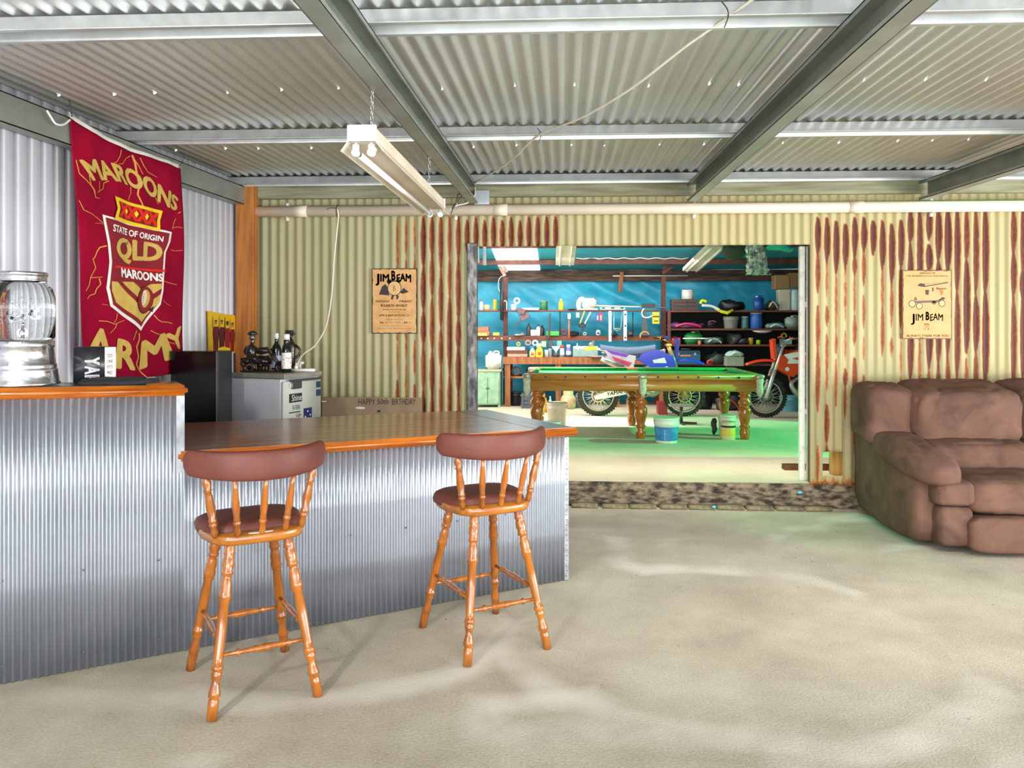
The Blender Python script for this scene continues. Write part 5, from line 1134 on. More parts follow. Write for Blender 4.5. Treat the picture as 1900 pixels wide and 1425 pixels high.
# ------------------------------------------------------------------ many small things
def item(kind, name, px, z, w_, h_, col, label, cat, group=None, Y=IY, col2=None, metal=0, rz=0, tilt=0, dep=None, rough=.45):
    k = Y/1500; w = w_*k; h = h_*k; x = XP(px, Y); seed = int(px*7+z*100); r = random.Random(seed)
    t = thing(name, label, cat, (x, Y, z), rz, group)
    m = plain(col, rough, metal); m2 = plain(col2 if col2 and col2 != 'open' else 'e8e8e4', .4)
    q = w/2
    if kind == 'bottle':
        g = G(); g.lathe((0, 0, 0), [(q*.9, 0), (q, h*.03), (q, h*.62), (q*.7, h*.76), (q*.35, h*.82), (q*.35, h*.86)], 14); ob('body', g, m, t)
        g = G(); g.lathe((0, 0, 0), [(q*.45, h*.84), (q*.45, h*.97), (q*.25, h)], 12); ob('cap', g, m2, t)
    elif kind == 'spray':
        g = G(); g.lathe((0, 0, 0), [(q*.85, 0), (q*.9, h*.05), (q*.85, h*.5), (q*.4, h*.68), (q*.3, h*.78)], 14); ob('body', g, m, t)
        g = G(); g.box((-q*.15, 0, h*.88), (q*1.3, q*.5, h*.12), bev=.004); g.cyl((0, 0, h*.76), (0, 0, h*.84), q*.3, seg=10); g.bar((-q*.4, 0, h*.84), (-q*.7, 0, h*.68), .012, .012); ob('trigger', g, m2, t)
        g = G(); g.box((0, -q*.84, h*.25), (q*.9, .008, h*.24)); ob('label', g, plain('d84a3a', .5), t)
    elif kind == 'can':
        g = G(); g.lathe((0, 0, 0), [(q*.96, 0), (q, h*.02), (q, h*.9), (q*.96, h*.93)], 18); ob('body', g, m, t)
        g = G(); g.lathe((0, 0, 0), [(q*.97, h*.93), (q*.97, h*.99), (q*.8, h)], 18); ob('lid', g, m2, t)
    elif kind == 'aerosol':
        g = G(); g.lathe((0, 0, 0), [(q, 0), (q, h*.72), (q*.6, h*.8)], 14); ob('body', g, m, t)
        g = G(); g.lathe((0, 0, 0), [(q*.85, h*.74), (q*.85, h*.98), (q*.7, h)], 14); ob('cap', g, m2, t)
        g = G(); g.lathe((0, 0, 0), [(q*1.02, h*.2), (q*1.02, h*.5)], 14, cap=False); ob('label', g, plain('e8e4dc', .5), t)
    elif kind == 'bucket':
        g = G(); g.lathe((0, 0, 0), [(q*.80, 0), (q*.82, .006), (q*.95, h*.72), (q, h*.74), (q, h*.80), (q*.97, h*.82), (q*.98, h*.93), (q*1.02, h*.94), (q*1.02, h*.985), (q*.97, h)]+([(q*.93, h*.97), (q*.80, h*.06)] if col2 == 'open' else []), 32, cap=(col2 != 'open')); ob('body', g, m, t)
        if col2 == 'open': g = G(); g.cyl((0, 0, .0), (0, 0, h*.5), q*.8, q*.9, seg=24); ob('contents', g, plain('8a8478', .8), t)
        g = G(); g.tube([(q*1.02*math.cos(a), -.02-q*.9*abs(math.sin(a))*.5, h*.9-h*.32*math.sin(a)) for a in [PI*j/12 for j in range(13)]], .004, 6); ob('handle', g, plain('c8c8c0', .3, .6), t)
    elif kind == 'jug':
        dp = dep or w*.6
        g = G(); g.box((0, 0, h*.44), (w, dp, h*.88), bev=min(w, dp)*.18, seg=3); ob('body', g, m, t)
        g = G(); g.cyl((-w*.2 if w < h*.9 else 0, 0, h*.86), (-w*.2 if w < h*.9 else 0, 0, h*.98), w*.11, seg=12); ob('cap', g, m2, t)
        g = G(); g.tube([(w*.0, 0, h*.86), (w*.05, 0, h*.97), (w*.3, 0, h*.97), (w*.36, 0, h*.84)], .012, 6, smooth_path=3); ob('handle', g, m, t)
    elif kind == 'box':
        dp = dep or min(w, .35); T = Matrix.Rotation(tilt, 3, 'Y')
        g = G(); g.box((0, 0, h/2), (w, dp, h), bev=.006); g.v = [tuple(T @ Vector(v)) for v in g.v]; ob('body', g, m, t)
        g = G(); g.box((0, 0, h*.93), (w*1.02, dp*1.02, h*.13), bev=.004); g.v = [tuple(T @ Vector(v)) for v in g.v]; ob('lid', g, m2 if col2 else m, t)
    elif kind == 'toolbox':
        dp = .24; g = G(); g.box((0, 0, h*.36), (w, dp, h*.72), bev=.008); ob('body', g, m, t)
        g = G(); g.prism([(-dp/2, h*.72), (dp/2, h*.72), (dp/3, h*.9), (-dp/3, h*.9)], w*.99, Matrix(((0, 0, 1, 0), (1, 0, 0, 0), (0, 1, 0, 0), (0, 0, 0, 1)))); ob('lid', g, m2 if col2 else m, t)
        g = G(); g.tube([(-w*.15, 0, h*.9), (-w*.15, 0, h), (w*.15, 0, h), (w*.15, 0, h*.9)], .010, 6); ob('handle', g, plain('303030', .5), t)
        g = G(); 
        for s_ in (-.3, .3): g = G(); g.box((s_*w, -dp/2-.004, h*.68), (w*.07, .01, h*.16)); ob('latch', g, plain('c8c8c8', .3, .7), t)
    elif kind == 'crate':
        g = G(); n = max(3, int(h/.06)); dp = .3
        for j in range(n): g.box((0, -dp/2, (j+.5)*h/n), (w, .012, h/n*.8)); g.box((0, dp/2, (j+.5)*h/n), (w, .012, h/n*.8)); g.box((-w/2, 0, (j+.5)*h/n), (.012, dp, h/n*.8)); g.box((w/2, 0, (j+.5)*h/n), (.012, dp, h/n*.8))
        for sx_ in (-.5, 0, .5): g.box((sx_*w, -dp/2-.006, h/2), (.03, .012, h))
        g.box((0, 0, .01), (w, dp, .012)); ob('slats', g, m, t)
    elif kind == 'heap':
        def fn(v): return v+Vector((mnoise.noise(v*6+Vector((seed, 0, 0)))*.08, mnoise.noise(v*5)*.04, (mnoise.noise(v*9+Vector((0, seed, 0)))*.05 if v.z > .03 else 0)))
        g = G(); g.ball((0, 0, h*.42), (q, .13, h*.48), 30, 16, e=.8, fn=fn); g.v = [(v[0], v[1], max(v[2], 0)) for v in g.v]; ob('body', g, m, t)
        if col2:
            g = G(); g.tube([(-q*.6, -.14, h*.3), (-q*.1, -.17, h*.75), (q*.5, -.15, h*.5), (q*.8, -.12, h*.2)], .016, 6, smooth_path=4); ob('strap', g, m2, t)
    elif kind == 'roll':
        g = G(); g.tube([(q*.72*math.cos(a), 0, q+q*.72*math.sin(a)) for a in [2*PI*j/20 for j in range(20)]], q*.28, 8, closed=True); ob('ring', g, m, t)
    elif kind == 'helmet':
        g = G(); g.ball((0, 0, h*.52), (q, q*.95, h*.5), 20, 14, e=.85); ob('shell', g, m, t)
        g = G(); g.box((-q*.1, -q*.85, h*.5), (q*1.3, .03, h*.3), bev=.01, seg=2); ob('visor_opening', g, plain('101012', .3), t)
        g = G(); g.surf(lambda u, v: Vector((-q*.9+1.8*q*u, -q*(.75+.5*v), h*.82+.02*math.sin(PI*u))), 8, 3, th=.008, nrm=(0, 0, 1)); ob('peak', g, m2, t)
    return t
# upper shelf
item('bottle', 'squeeze_bottle', 893, Z1, 7, 20, 'ece8e4', 'white squeeze bottle with red top, leftmost on upper wall shelf', 'bottle', col2='c02828')
item('can', 'small_tub', 903.5, Z1, 11, 10, 'd2a878', 'short tan tub beside the white squeeze bottle on upper wall shelf', 'tub', col2='d8b890')
item('can', 'tall_tin', 918, Z1, 6.5, 20, 'e8a022', 'tall orange-yellow tin on upper wall shelf left of the pole', 'tin', col2='f0b840')
item('can', 'tall_tin', 926, Z1, 6.5, 19, '1f6a4c', 'tall dark green tin beside the orange tin on upper wall shelf', 'tin', col2='2a7a58')
item('can', 'paint_tin', 953, Z1, 11, 11, 'c8ccc0', 'pale grey tub just right of the left pole on upper wall shelf', 'tub')
item('roll', 'wire_coil', 959, Z1+.10, 13, 13, 'c8ccd0', 'white wire coil resting above the pale tub on upper wall shelf', 'coil')
item('box', 'rusty_box', 966, Z1-.06, 14, 10, '6a4a4c', 'dark rusty box tilted under the upper shelf edge', 'box', tilt=.35, Y=13.60)
item('box', 'white_board', 985, Z1, 30, 4, 'e8e8ee', 'flat white offcut lying on upper wall shelf left of green tin', 'offcut')
item('can', 'paint_tin', 1009, Z1, 14.5, 17, '2a6a3c', 'dark green paint tin with brown splashed rim on upper wall shelf', 'paint tin', col2='9a8a78')
item('bottle', 'yellow_bottle', 1041, Z1, 9, 21, 'f2d818', 'bright yellow bottle standing on upper wall shelf', 'bottle', col2='f2e040')
item('heap', 'black_rag', 1062, Z1, 16, 3, '1c1c20', 'low black rag on upper wall shelf right of yellow bottle', 'rag')
t = thing('bench_grinder_housing', 'cream rounded machine housing with arched opening on upper wall shelf', 'machine', (XP(1090), 13.72, Z1))
k = 13.72/1500; g = G(); g.box((3*k, 0, 12.5*k), (26*k, .16, 19*k), bev=.03, seg=3); g.tube([(-16*k, 0, 3*k), (-16*k, 0, 15*k), (-10*k, 0, 21*k), (-4*k, 0, 14*k), (-4*k, 0, 3*k)], .04, 10, smooth_path=4); ob('housing', g, plain('e8e0cc', .45), t)
g = G(); g.box((0, 0, 1.5*k), (38*k, .2, 3*k), bev=.004); ob('base_plate', g, plain('c8c0b0', .4), t)
g = G(); g.cyl((XP(1106), 13.60, Z1+.075), (XP(1236), 13.60, Z1+.035), .014, seg=12); single('steel_tube', g, plain('d4dade', .3, .7), 'long silver tube lying across tool brackets on upper wall shelf', 'tube')
t = thing('spirit_level', 'pale green spirit level lying along upper wall shelf edge', 'spirit level', (XP(1136), 13.63, Z1))
g = G(); g.box((0, 0, .03), (46*k, .03, .055), bev=.003); ob('body', g, plain('a8e0c8', .4), t)
for d in (-17, 0, 17): g = G(); g.box((d*k, -.016, .032), (6*k, .004, .028)); ob('vial_window', g, plain('204830', .3), t)
# hanging tools
def hang(name, px, y0, y1, label, cat, build, Y=13.60):
    a = P(px, y0, Y=Y); b = P(px, y1, Y=Y); t = thing(name, label, cat, (a.x, Y, b.z)); build(t, a.z-b.z); return t
def hb(t, h):
    g = G(); g.cyl((0, 0, 0), (0, 0, h*.78), .018, .014, seg=10); ob('handle', g, plain('c06a30', .5), t)
    g = G(); g.box((0, 0, h*.88), (.06, .05, h*.24), bev=.01); ob('head', g, plain('c8d0d8', .3, .7), t)
hang('claw_hammer', 1056, 581, 628, 'orange-handled hammer with silver head hanging between the wall shelves', 'hammer', hb)
def lv(t, h):
    g = G(); g.box((0, 0, h/2), (.055, .022, h), bev=.003); ob('body', g, plain('d4e8d8', .4), t)
    for f in (.1, .5, .88): g = G(); g.cyl((0, -.012, h*f), (0, -.015, h*f), .018, seg=14); ob('vial', g, plain('1c3c34', .3), t)
hang('spirit_level', 1160, 577, 632, 'white spirit level hanging vertically from upper wall shelf', 'spirit level', lv)
def rulr(t, h):
    g = G(); g.box((0, 0, h/2), (.05, .01, h), bev=.002); ob('blade', g, plain('b8c0c0', .4, .4), t)
    g = G(); g.box((0, -.004, h*.9), (.06, .02, h*.14), bev=.004); ob('handle', g, plain('c8c0b0', .5), t)
hang('steel_rule', 1132, 577, 634, 'broad grey steel rule hanging from upper wall shelf', 'rule', rulr)
def bolt(t, h):
    g = G(); g.bar((-.02, 0, h*.35), (.06, 0, h), .022, .02); ob('handle', g, plain('e8a020', .5), t)
    g = G(); g.bar((.06, 0, h*.35), (.16, 0, h*.95), .022, .02); ob('handle', g, plain('e4e8ec', .5), t)
    g = G(); g.box((.02, 0, h*.28), (.11, .03, h*.22), bev=.01); g.bar((-.0, 0, h*.2), (.02, 0, 0), .03, .02); g.bar((.05, 0, h*.2), (.03, 0, 0), .03, .02); ob('jaws', g, plain('2c3034', .4, .5), t)
hang('bolt_cutter', 1078, 577, 614, 'bolt cutter with one yellow and one white handle hanging from upper wall shelf', 'bolt cutter', bolt)
def pk(c1, c2):
    def f(t, h):
        g = G(); g.box((0, 0, h*.45), (.055, .02, h*.8), bev=.004); ob('card', g, plain(c1, .5), t)
        g = G(); g.cyl((0, -.015, h*.15), (0, -.015, h*.6), .012, seg=8); ob('tool', g, plain(c2, .4), t)
    return f
hang('blister_pack', 1109, 578, 597, 'blue hanging tool packet under the silver tube', 'tool packet', pk('3a50a8', 'd8d8dc'))
hang('blister_pack', 1115, 577, 597, 'red hanging tool packet beside the blue one', 'tool packet', pk('c83030', 'e8d8d8'))
hang('blister_pack', 1072, 578, 590, 'pale green hanging packet beside the bolt cutter', 'tool packet', pk('a8d0b0', 'e8f0e8'))
def bow(t, h):
    g = G(); g.tube([(-.05, 0, h), (-.055, 0, h*.1), (0, 0, 0), (.06, 0, h*.1), (.09, 0, h)], .008, 6); g.tube([(-.055, 0, h*.12), (.06, 0, h*.12)], .010, 6); ob('frame', g, plain('9ab0a8', .4, .4), t)
hang('coping_saw', 1145, 578, 614, 'thin grey coping saw frame hanging between steel rule and white level', 'saw', bow)
def thin(t, h):
    g = G(); g.cyl((0, 0, 0), (0, 0, h), .010, seg=8); ob('rod', g, plain('1e2426', .5), t)
hang('iron_rod', 1039, 577, 622, 'thin black rod hanging under the yellow bottle', 'rod', thin)
hang('iron_rod', 1174, 579, 624, 'thin dark rod hanging right of the white spirit level', 'rod', thin)
def jemmy(t, h):
    g = G(); g.tube([(-.02, 0, 0), (-.005, 0, h*.6), (0, 0, h*.95), (.02, 0, h)], .016, 8, smooth_path=3); ob('bar', g, plain('5c4c44', .5, .3), t)
hang('crowbar', 1020, 582, 632, 'brown crowbar leaning between the two wall shelves', 'crowbar', jemmy)
def axe(t, h):
    g = G(); g.bar((0, 0, 0), (.16, 0, h*.8), .025, .02); ob('handle', g, plain('4a3a38', .6), t)
    g = G(); g.box((.19, 0, h*.87), (.16, .03, .12), bev=.008, m=Matrix.Rotation(-.5, 3, 'Y')); ob('blade', g, plain('6e5456', .5), t)
hang('hatchet', 952, 583, 610, 'dark rusty hatchet hanging head-up right of the left pole', 'hatchet', axe)
def mop(t, h):
    g = G(); g.prism([(-.05, 0), (.05, 0), (.028, h*.75), (-.028, h*.75)], .02, Matrix(((1, 0, 0, 0), (0, 0, 1, 0), (0, 1, 0, 0), (0, 0, 0, 1)))); ob('blade', g, plain('4c4c48', .5), t)
    g = G(); g.box((.06, 0, h*.93), (.22, .04, h*.12), bev=.006); ob('handle', g, plain('2e3028', .5), t)
hang('hand_saw', 1196, 563, 622, 'dark hand saw hanging blade-down left of the right pole', 'saw', mop)
def yl(t, h):
    g = G(); g.box((0, 0, h*.5), (.115, .03, h), bev=.004); ob('case', g, plain('e8b818', .5), t)
    g = G(); g.box((0, -.018, h*.62), (.11, .004, h*.10)); g.box((0, -.018, h*.25), (.07, .004, h*.08)); ob('print', g, plain('2a2418', .5), t)
hang('warning_tag', 1217, 579, 601, 'yellow and black warning box hanging on the right pole', 'box', yl, Y=13.55)
g = G(); g.tube([P(x, y, Y=13.58) for x, y in ((1212, 585), (1203, 589), (1194, 588), (1191, 580), (1195, 572))], .012, 6, smooth_path=4); single('white_hose', g, plain('e4ece4', .4), 'white cord looped from the yellow box to the hand saw', 'cord')
def hookb(t, h):
    g = G(); g.tube([(-.05, 0, h*.25), (-.05, 0, h*.6), (.0, 0, h*.9), (.06, 0, h*.85), (.09, 0, h*.6)], .014, 6, smooth_path=3); ob('hook', g, plain('e8943a', .5), t)
hang('orange_hook', 1194, 614, 631, 'orange curved hook at the right end of the tool rail shelf', 'hook', hookb)
g = G(); g.cyl(P(931, 523, Y=13.6), P(931, 594, Y=13.6), .03, seg=12); g.cyl(P(934.5, 523, Y=13.6), P(932.5, 596, Y=13.6), .008, seg=8); single('bicycle_pump', g, plain('20242c', .4), 'long black tube with silver rod hanging on the left pole', 'pump')
g = G(); g.tube([P(x, y, Y=13.62) for x, y in ((936, 512), (929, 514), (925, 522), (925, 535), (928, 541))], .006, 6, smooth_path=4); g.tube([P(x, y, Y=13.62) for x, y in ((934, 560), (938, 558), (940, 562), (940, 575))], .008, 6, smooth_path=4); single('looped_cord', g, plain('c8d8e0', .5), 'pale looped cord at the top of the left pole', 'cord')
# tool rail shelf
item('box', 'foam_block', 895, Z2+.075, 26, 8, 'c86a4c', 'orange foam block, upper of the two at left end of tool rail shelf', 'block', tilt=-.05)
item('box', 'foam_block', 897, Z2, 24, 8, 'd07a5a', 'orange foam block, lower of the two at left end of tool rail shelf', 'block')
item('box', 'lime_tool', 892, Z2, 26, 5, 'b0e058', 'lime green strip tool at the left front of tool rail shelf', 'tool', Y=13.6)
item('box', 'yellow_case', 921, Z2, 12, 6, 'd8c050', 'small yellow case left of the left pole on tool rail shelf', 'case')
item('bottle', 'oil_bottle', 981, Z2, 9, 24, '2c3034', 'dark bottle left of white pot on tool rail shelf', 'bottle', col2='5a4448')
item('can', 'white_pot', 990, Z2, 12, 12, 'd8dcdc', 'white pot with dark rim on tool rail shelf', 'pot', col2='4a4440')
item('bottle', 'silver_bottle', 999, Z2, 8, 21, 'd0d8d8', 'silver and black bottle right of white pot on tool rail shelf', 'bottle', col2='282828')
item('bottle', 'oil_bottle', 1006, Z2, 9, 20, '1c2024', 'black bottle beside the silver bottle on tool rail shelf', 'bottle', col2='101010')
item('box', 'green_case', 1026, Z2, 24, 8, '3aa03c', 'long bright green case on tool rail shelf', 'case', col2='9adc60')
item('roll', 'red_reel', 1046, Z2, 13, 12, '8c3040', 'dark red reel right of the green case on tool rail shelf', 'reel')
item('roll', 'bearing', 1072, Z2, 8, 7, 'c8d4dc', 'silver bearing ring on tool rail shelf below bolt cutter', 'ring', metal=.6)
item('roll', 'bearing', 1085, Z2, 7, 6, 'd8d0a8', 'brass-coloured ring on tool rail shelf right of the silver ring', 'ring', metal=.5)
item('heap', 'black_parts', 1064, Z2, 18, 7, '20242a', 'small dark heap of parts on tool rail shelf below the hammer', 'parts')
item('helmet', 'small_cap', 1110, Z2, 9, 10, 'd8d4d8', 'small white and navy cap standing on tool rail shelf', 'cap')
item('heap', 'cable_heap', 1138, Z2, 22, 6, '2c3c34', 'low dark tangle of leads on tool rail shelf behind the steel rule', 'leads')
item('heap', 'cable_heap', 1172, Z2, 14, 8, '4a3c34', 'brown bundle of leads on tool rail shelf right of the white level', 'leads')
item('heap', 'grey_bits', 966, Z2, 26, 4, 'a8a8a0', 'scatter of grey fittings at left of tool rail shelf beside the pole', 'fittings')
for px, c, lab in ((962, 'd8b030', 'yellow tape roll hanging from the rail above left end of workbench'), (980, 'a8846c', 'brown tape roll hanging from the rail above workbench'), (993, 'e4dcc8', 'cream tape roll hanging from the rail above workbench')):
    item('roll', 'tape_roll', px, Z2-.175, 12 if px > 970 else 8, 12, c, lab, 'tape roll', Y=13.61)
item('box', 'hanging_tin', 1009, Z2-.19, 9, 11, 'a8b898', 'grey-green packet hanging beside cream tape roll', 'packet', Y=13.61, dep=.03)
item('box', 'hanging_tin', 1022, Z2-.20, 8, 12, '4c4844', 'dark packet hanging right of grey-green packet', 'packet', Y=13.61, dep=.03)
item('box', 'hanging_tin', 1038, Z2-.20, 9, 13, '6ab0a0', 'teal packet hanging above the white funnel', 'packet', Y=13.61, dep=.03)
item('bottle', 'hanging_screwdriver', 1071, Z2-.25, 4, 14, 'c8e050', 'lime screwdriver hanging below the silver ring', 'screwdriver', Y=13.61)
item('heap', 'chain_bundle', 1100, Z2-.20, 12, 14, 'a8a8a4', 'silver chain bundle hanging above the grey toolbox', 'chain', Y=13.61, metal=.4)
# bench top
item('box', 'stacked_boards', 961, ZB, 37, 6, 'a8927c', 'pale timber offcut on bottom of bench stack, left end', 'offcut', Y=13.6)
item('box', 'stacked_boards', 961, ZB+.055, 37, 6, '6a3826', 'dark red-brown board in middle of bench stack, left end', 'offcut', Y=13.6)
item('box', 'stacked_boards', 958, ZB+.11, 33, 6, 'd8ccc4', 'white board on top of bench stack, left end', 'offcut', Y=13.6)
item('spray', 'spray_bottle', 988, ZB, 13, 21, 'e8ec8c', 'pale yellow and blue cleaning bottle on the bench, left of the tall spray', 'spray bottle', Y=13.5, col2='2c80d8')
item('spray', 'spray_bottle', 1001, ZB, 15, 27, 'f4e41c', 'tall bright yellow trigger spray bottle on the bench', 'spray bottle', Y=13.45, col2='f0f4f4')
item('can', 'glass_jar', 1014, ZB, 8, 13, 'c8c8c4', 'pale glass jar on the bench right of the tall spray bottle', 'jar', Y=13.55)
item('can', 'glass_jar', 1021, ZB, 7, 15, 'b0b4b4', 'grey glass jar beside the pale jar on the bench', 'jar', Y=13.6)
t = thing('funnel', 'white funnel standing upright in a dark holder on the bench', 'funnel', (XP(1032), 13.5, ZB)); k = 13.5/1500
g = G(); g.lathe((0, 0, 0), [(1.5*k, 0), (1.5*k, 10*k), (8*k, 18*k), (8*k, 20*k), (7.4*k, 20*k), (1.2*k, 10.5*k)], 18, cap=False); ob('cone', g, plain('e4e8e8', .4), t)
g = G(); g.cyl((0, 0, 0), (0, 0, 8*k), 5*k, seg=14); ob('holder', g, plain('4a4440', .5), t)
item('aerosol', 'aerosol_can', 1043, ZB, 8.5, 22, 'a8bcc0', 'aerosol can with red cap on the bench', 'aerosol', Y=13.5, col2='d83a24')
item('aerosol', 'aerosol_can', 1055, ZB, 9, 23, '6a64b0', 'purple and white aerosol can with pale cap on the bench', 'aerosol', Y=13.5, col2='c8c8d4')
item('toolbox', 'tool_box', 1086, ZB, 46, 22, '8aa098', 'grey-green metal toolbox on the bench', 'toolbox', Y=13.6, col2='b4c0b8')
def vice(px, lab, sc=1):
    k = 13.5/1500*sc; t = thing('bench_vice', lab, 'vice', (XP(px), 13.5, ZB)); g = G(); g.box((0, 0, 3*k), (12*k, .16, 6*k), bev=.01); g.box((0, 0, 10*k), (7*k, .12, 9*k), bev=.01); g.cyl((-10*k, 0, 9*k), (12*k, 0, 9*k), 2*k, seg=12); ob('body', g, plain('4a6a60', .4, .4), t)
    g = G(); g.box((-6*k, 0, 16*k), (3*k, .14, 6*k), bev=.004); g.box((3*k, 0, 16*k), (3*k, .14, 6*k), bev=.004); ob('jaws', g, plain('a8b4b0', .3, .7), t); g = G(); g.cyl((13*k, -.09, 9*k), (13*k, .09, 9*k), .010, seg=8); ob('handle', g, plain('c8ccc8', .3, .8), t)
vice(1128, 'green bench vice right of the grey-green toolbox'); vice(1143, 'second smaller vice with silver jaws right of the green one', .9)
item('can', 'motor', 1160, ZB, 16, 16, '4c6068', 'dark grey electric motor on the bench right of the vices', 'motor', Y=13.55, metal=.3)
item('heap', 'parts_heap', 1180, ZB, 22, 20, '20282c', 'black heap of parts on the bench near the blue bike bars', 'parts', Y=13.55, col2='c8ccd0')
item('heap', 'parts_heap', 1208, ZB, 30, 14, '181c20', 'dark low heap with white pipes at right end of bench', 'parts', Y=13.5, col2='d8dcdc')
item('heap', 'grey_rags', 1108, ZB, 36, 4, 'a09a90', 'flat pale rags along the bench front', 'rags', Y=13.45)
# under the bench
zs = zz(697)
item('roll', 'brown_pulley', 957, zs, 18, 18, '8a7460', 'round brown wheel on lower bench shelf, left end', 'wheel', Y=13.6)
item('heap', 'dark_bundle', 990, zs, 32, 16, '2c2c34', 'dark bundle on lower bench shelf behind the pool table corner', 'bundle', Y=13.6)
item('box', 'pink_box', 1056, zs, 24, 14, 'd8a898', 'pale pink box on lower bench shelf', 'box', Y=13.6)
item('box', 'yellow_box', 1080, zs, 26, 7, 'e8d020', 'flat yellow box on lower bench shelf behind blue bike tail', 'box', Y=13.6)
item('bucket', 'black_bin', 957, .2, 22, 26, '14161a', 'black bucket on the floor under left end of bench', 'bucket', Y=13.6)
item('crate', 'wire_crate', 983, .2, 26, 28, '505660', 'dark wire crate on the floor under the bench', 'crate', Y=13.3)
t = thing('gas_bottle', 'cream gas bottle on the floor under the bench', 'gas bottle', (XP(1054), 13.2, .2)); k = 13.2/1500
g = G(); g.lathe((0, 0, 0), [(11*k, 0), (12*k, 1*k), (14*k, 5*k), (14*k, 18*k), (11*k, 24*k), (4*k, 27*k)], 24); ob('tank', g, M('cream_tank_paint', 'd4b48c', 'c0a078', rough=.5), t)
g = G(); g.lathe((0, 0, 0), [(9.5*k, 25*k), (9.5*k, 36*k)], 20, cap=False); ob('collar', g, plain('d8b890', .5), t); g = G(); g.box((0, 0, 30*k), (4*k, .04, 6*k), bev=.01); ob('valve', g, plain('a89060', .3, .8), t)
item('bottle', 'yellow_oil_bottle', 1009, .2, 13, 34, 'e0b028', 'tall yellow oil container on the floor beside the pool table leg', 'bottle', Y=12.6, col2='d8a020')
item('bottle', 'clear_bottle', 1021, .2, 6, 26, 'c8ccd0', 'slim clear bottle behind the white lidded bucket', 'bottle', Y=12.9)
item('jug', 'jerry_can', 1075, .2, 14, 30, '8aa09c', 'grey jerry can under the bench behind the bike wheel', 'jerry can', Y=13.3)
item('jug', 'jerry_can', 1305, .2, 30, 24, '141a1c', 'black jerry can on the floor right of the bike front wheel', 'jerry can', Y=13.2, col2='58b0b8')
item('heap', 'chainsaw_heap', 1348, .2, 46, 28, '2c2a28', 'dark machinery heap with orange body on floor behind the pool table', 'machinery', Y=13.1, col2='c85a2c')
item('box', 'red_jack', 1228, .2, 16, 22, 'c02c2c', 'red trolley jack on the floor behind the blue-labelled bucket', 'jack', Y=12.5, col2='c02c2c', dep=.3)
# green cabinet and jerry can
t = thing('green_cupboard', 'small pale green two-door cupboard at left of the shed', 'cupboard', (XP(905, 13.3), 13.3, .2)); k = 13.3/1500
CG = M('chipped_green_paint', '93b493', '7a9c80', rough=.6, scale=10); W_, H_ = 46*k, 68*k
g = G(); g.box((0, .2, H_/2+.02), (W_, .4, H_-.04), bev=.005); 
for sx_ in (-.46, .46): g.box((sx_*W_, .02, .02), (.04, .04, .06))
ob('body', g, CG, t); g = G(); g.box((0, .2, H_+.005), (W_*1.12, .44, .03), bev=.005); ob('top', g, plain('a8a488', .6), t)
for s_ in (-1, 1):
    g = G(); g.box((s_*W_*.235, -.008, H_*.46), (W_*.44, .02, H_*.72), bev=.004); d = ob('door', g, CG, t)
    g = G(); g.ball((s_*W_*.04, -.028, H_*.52), .012, 10, 6); ob('knob', g, plain('28281c', .4), d)
item('jug', 'water_container', 916, .2+68*13.3/1500+.02, 29, 34, 'd8d4cc', 'white plastic water container on top of the green cupboard', 'water container', Y=13.45, dep=.2)
# rack items
item('crate', 'brown_crate', 1268, ZA, 44, 21, '4c342a', 'dark brown slatted crate on top shelf of the rack', 'crate')
item('can', 'white_tub', 1276, ZA+.19, 22, 17, 'd8d2c4', 'white tub tilted on top of the brown crate', 'tub', rough=.4)
t = thing('bike_fender', 'yellow and white motorcycle plastic draped over top shelf edge of rack', 'bike plastic', (XP(1322), 13.5, ZA)); k = 13.5/1500
g = G(); g.tube([(-26*k, 0, 12*k), (-23*k, 0, 18*k), (-15*k, 0, 16*k)], .025, 8, smooth_path=4); g.tube([(0, 0, 4*k), (12*k, 0, -2*k), (22*k, 0, -5*k), (33*k, 0, 1*k)], [.02, .03, .03, .02], 8); g.v = [(v[0], v[1], v[2]+0.0) for v in g.v]; ob('yellow_plastic', g, plain('d8dc20', .4), t)
g = G(); g.tube([(-24*k, -.02, 9*k), (-8*k, -.02, 8*k), (2*k, -.02, 4*k), (8*k, -.02, 1*k)], .022, 8, smooth_path=4); ob('white_plastic', g, plain('e4eae4', .4), t)
item('heap', 'black_bag', 1357, ZA, 46, 21, '14181a', 'black crumpled bag on top shelf of the rack', 'bag')
item('jug', 'insulated_jug', 1408, ZA, 17, 27, '24509c', 'blue and silver insulated jug on top shelf of rack', 'jug', col2='e4ecf0', Y=13.6)
item('heap', 'framed_pictures', 1430, ZA, 22, 20, '3c3a30', 'dark leaning frames right of the insulated jug', 'frames', col2='c8b8a0')
item('box', 'white_carton', 1453, ZA, 20, 38, 'd4ccb4', 'tall cream carton on top shelf near the corner', 'carton', col2='d8d0b8')
item('can', 'white_drum', 1474, ZA, 22, 40, 'c4dcdc', 'tall white and blue drum beside the door frame on top shelf', 'drum', col2='3c8cc0')
item('box', 'cardboard_box', 1448, ZA+.355, 26, 26, 'a88458', 'brown cardboard box on top of the cream carton', 'cardboard box', Y=13.9)
item('box', 'cardboard_box', 1474, ZA+.375, 24, 28, '9a7648', 'brown cardboard box on top of the white drum', 'cardboard box', Y=13.9)
item('heap', 'striped_fabric', 1272, ZBb, 66, 12, '6a3a6c', 'long purple and pink fabric on second shelf of the rack', 'fabric', col2='e8386c')
item('helmet', 'motorbike_helmet', 1320, ZBb, 16, 14, '2c2a2c', 'dark motorbike helmet with pink peak on second rack shelf', 'helmet', col2='e0787c')
item('bucket', 'grey_tub', 1356, ZBb, 28, 22, '8a8c80', 'grey-beige tub on second rack shelf', 'tub', col2='b8a478')
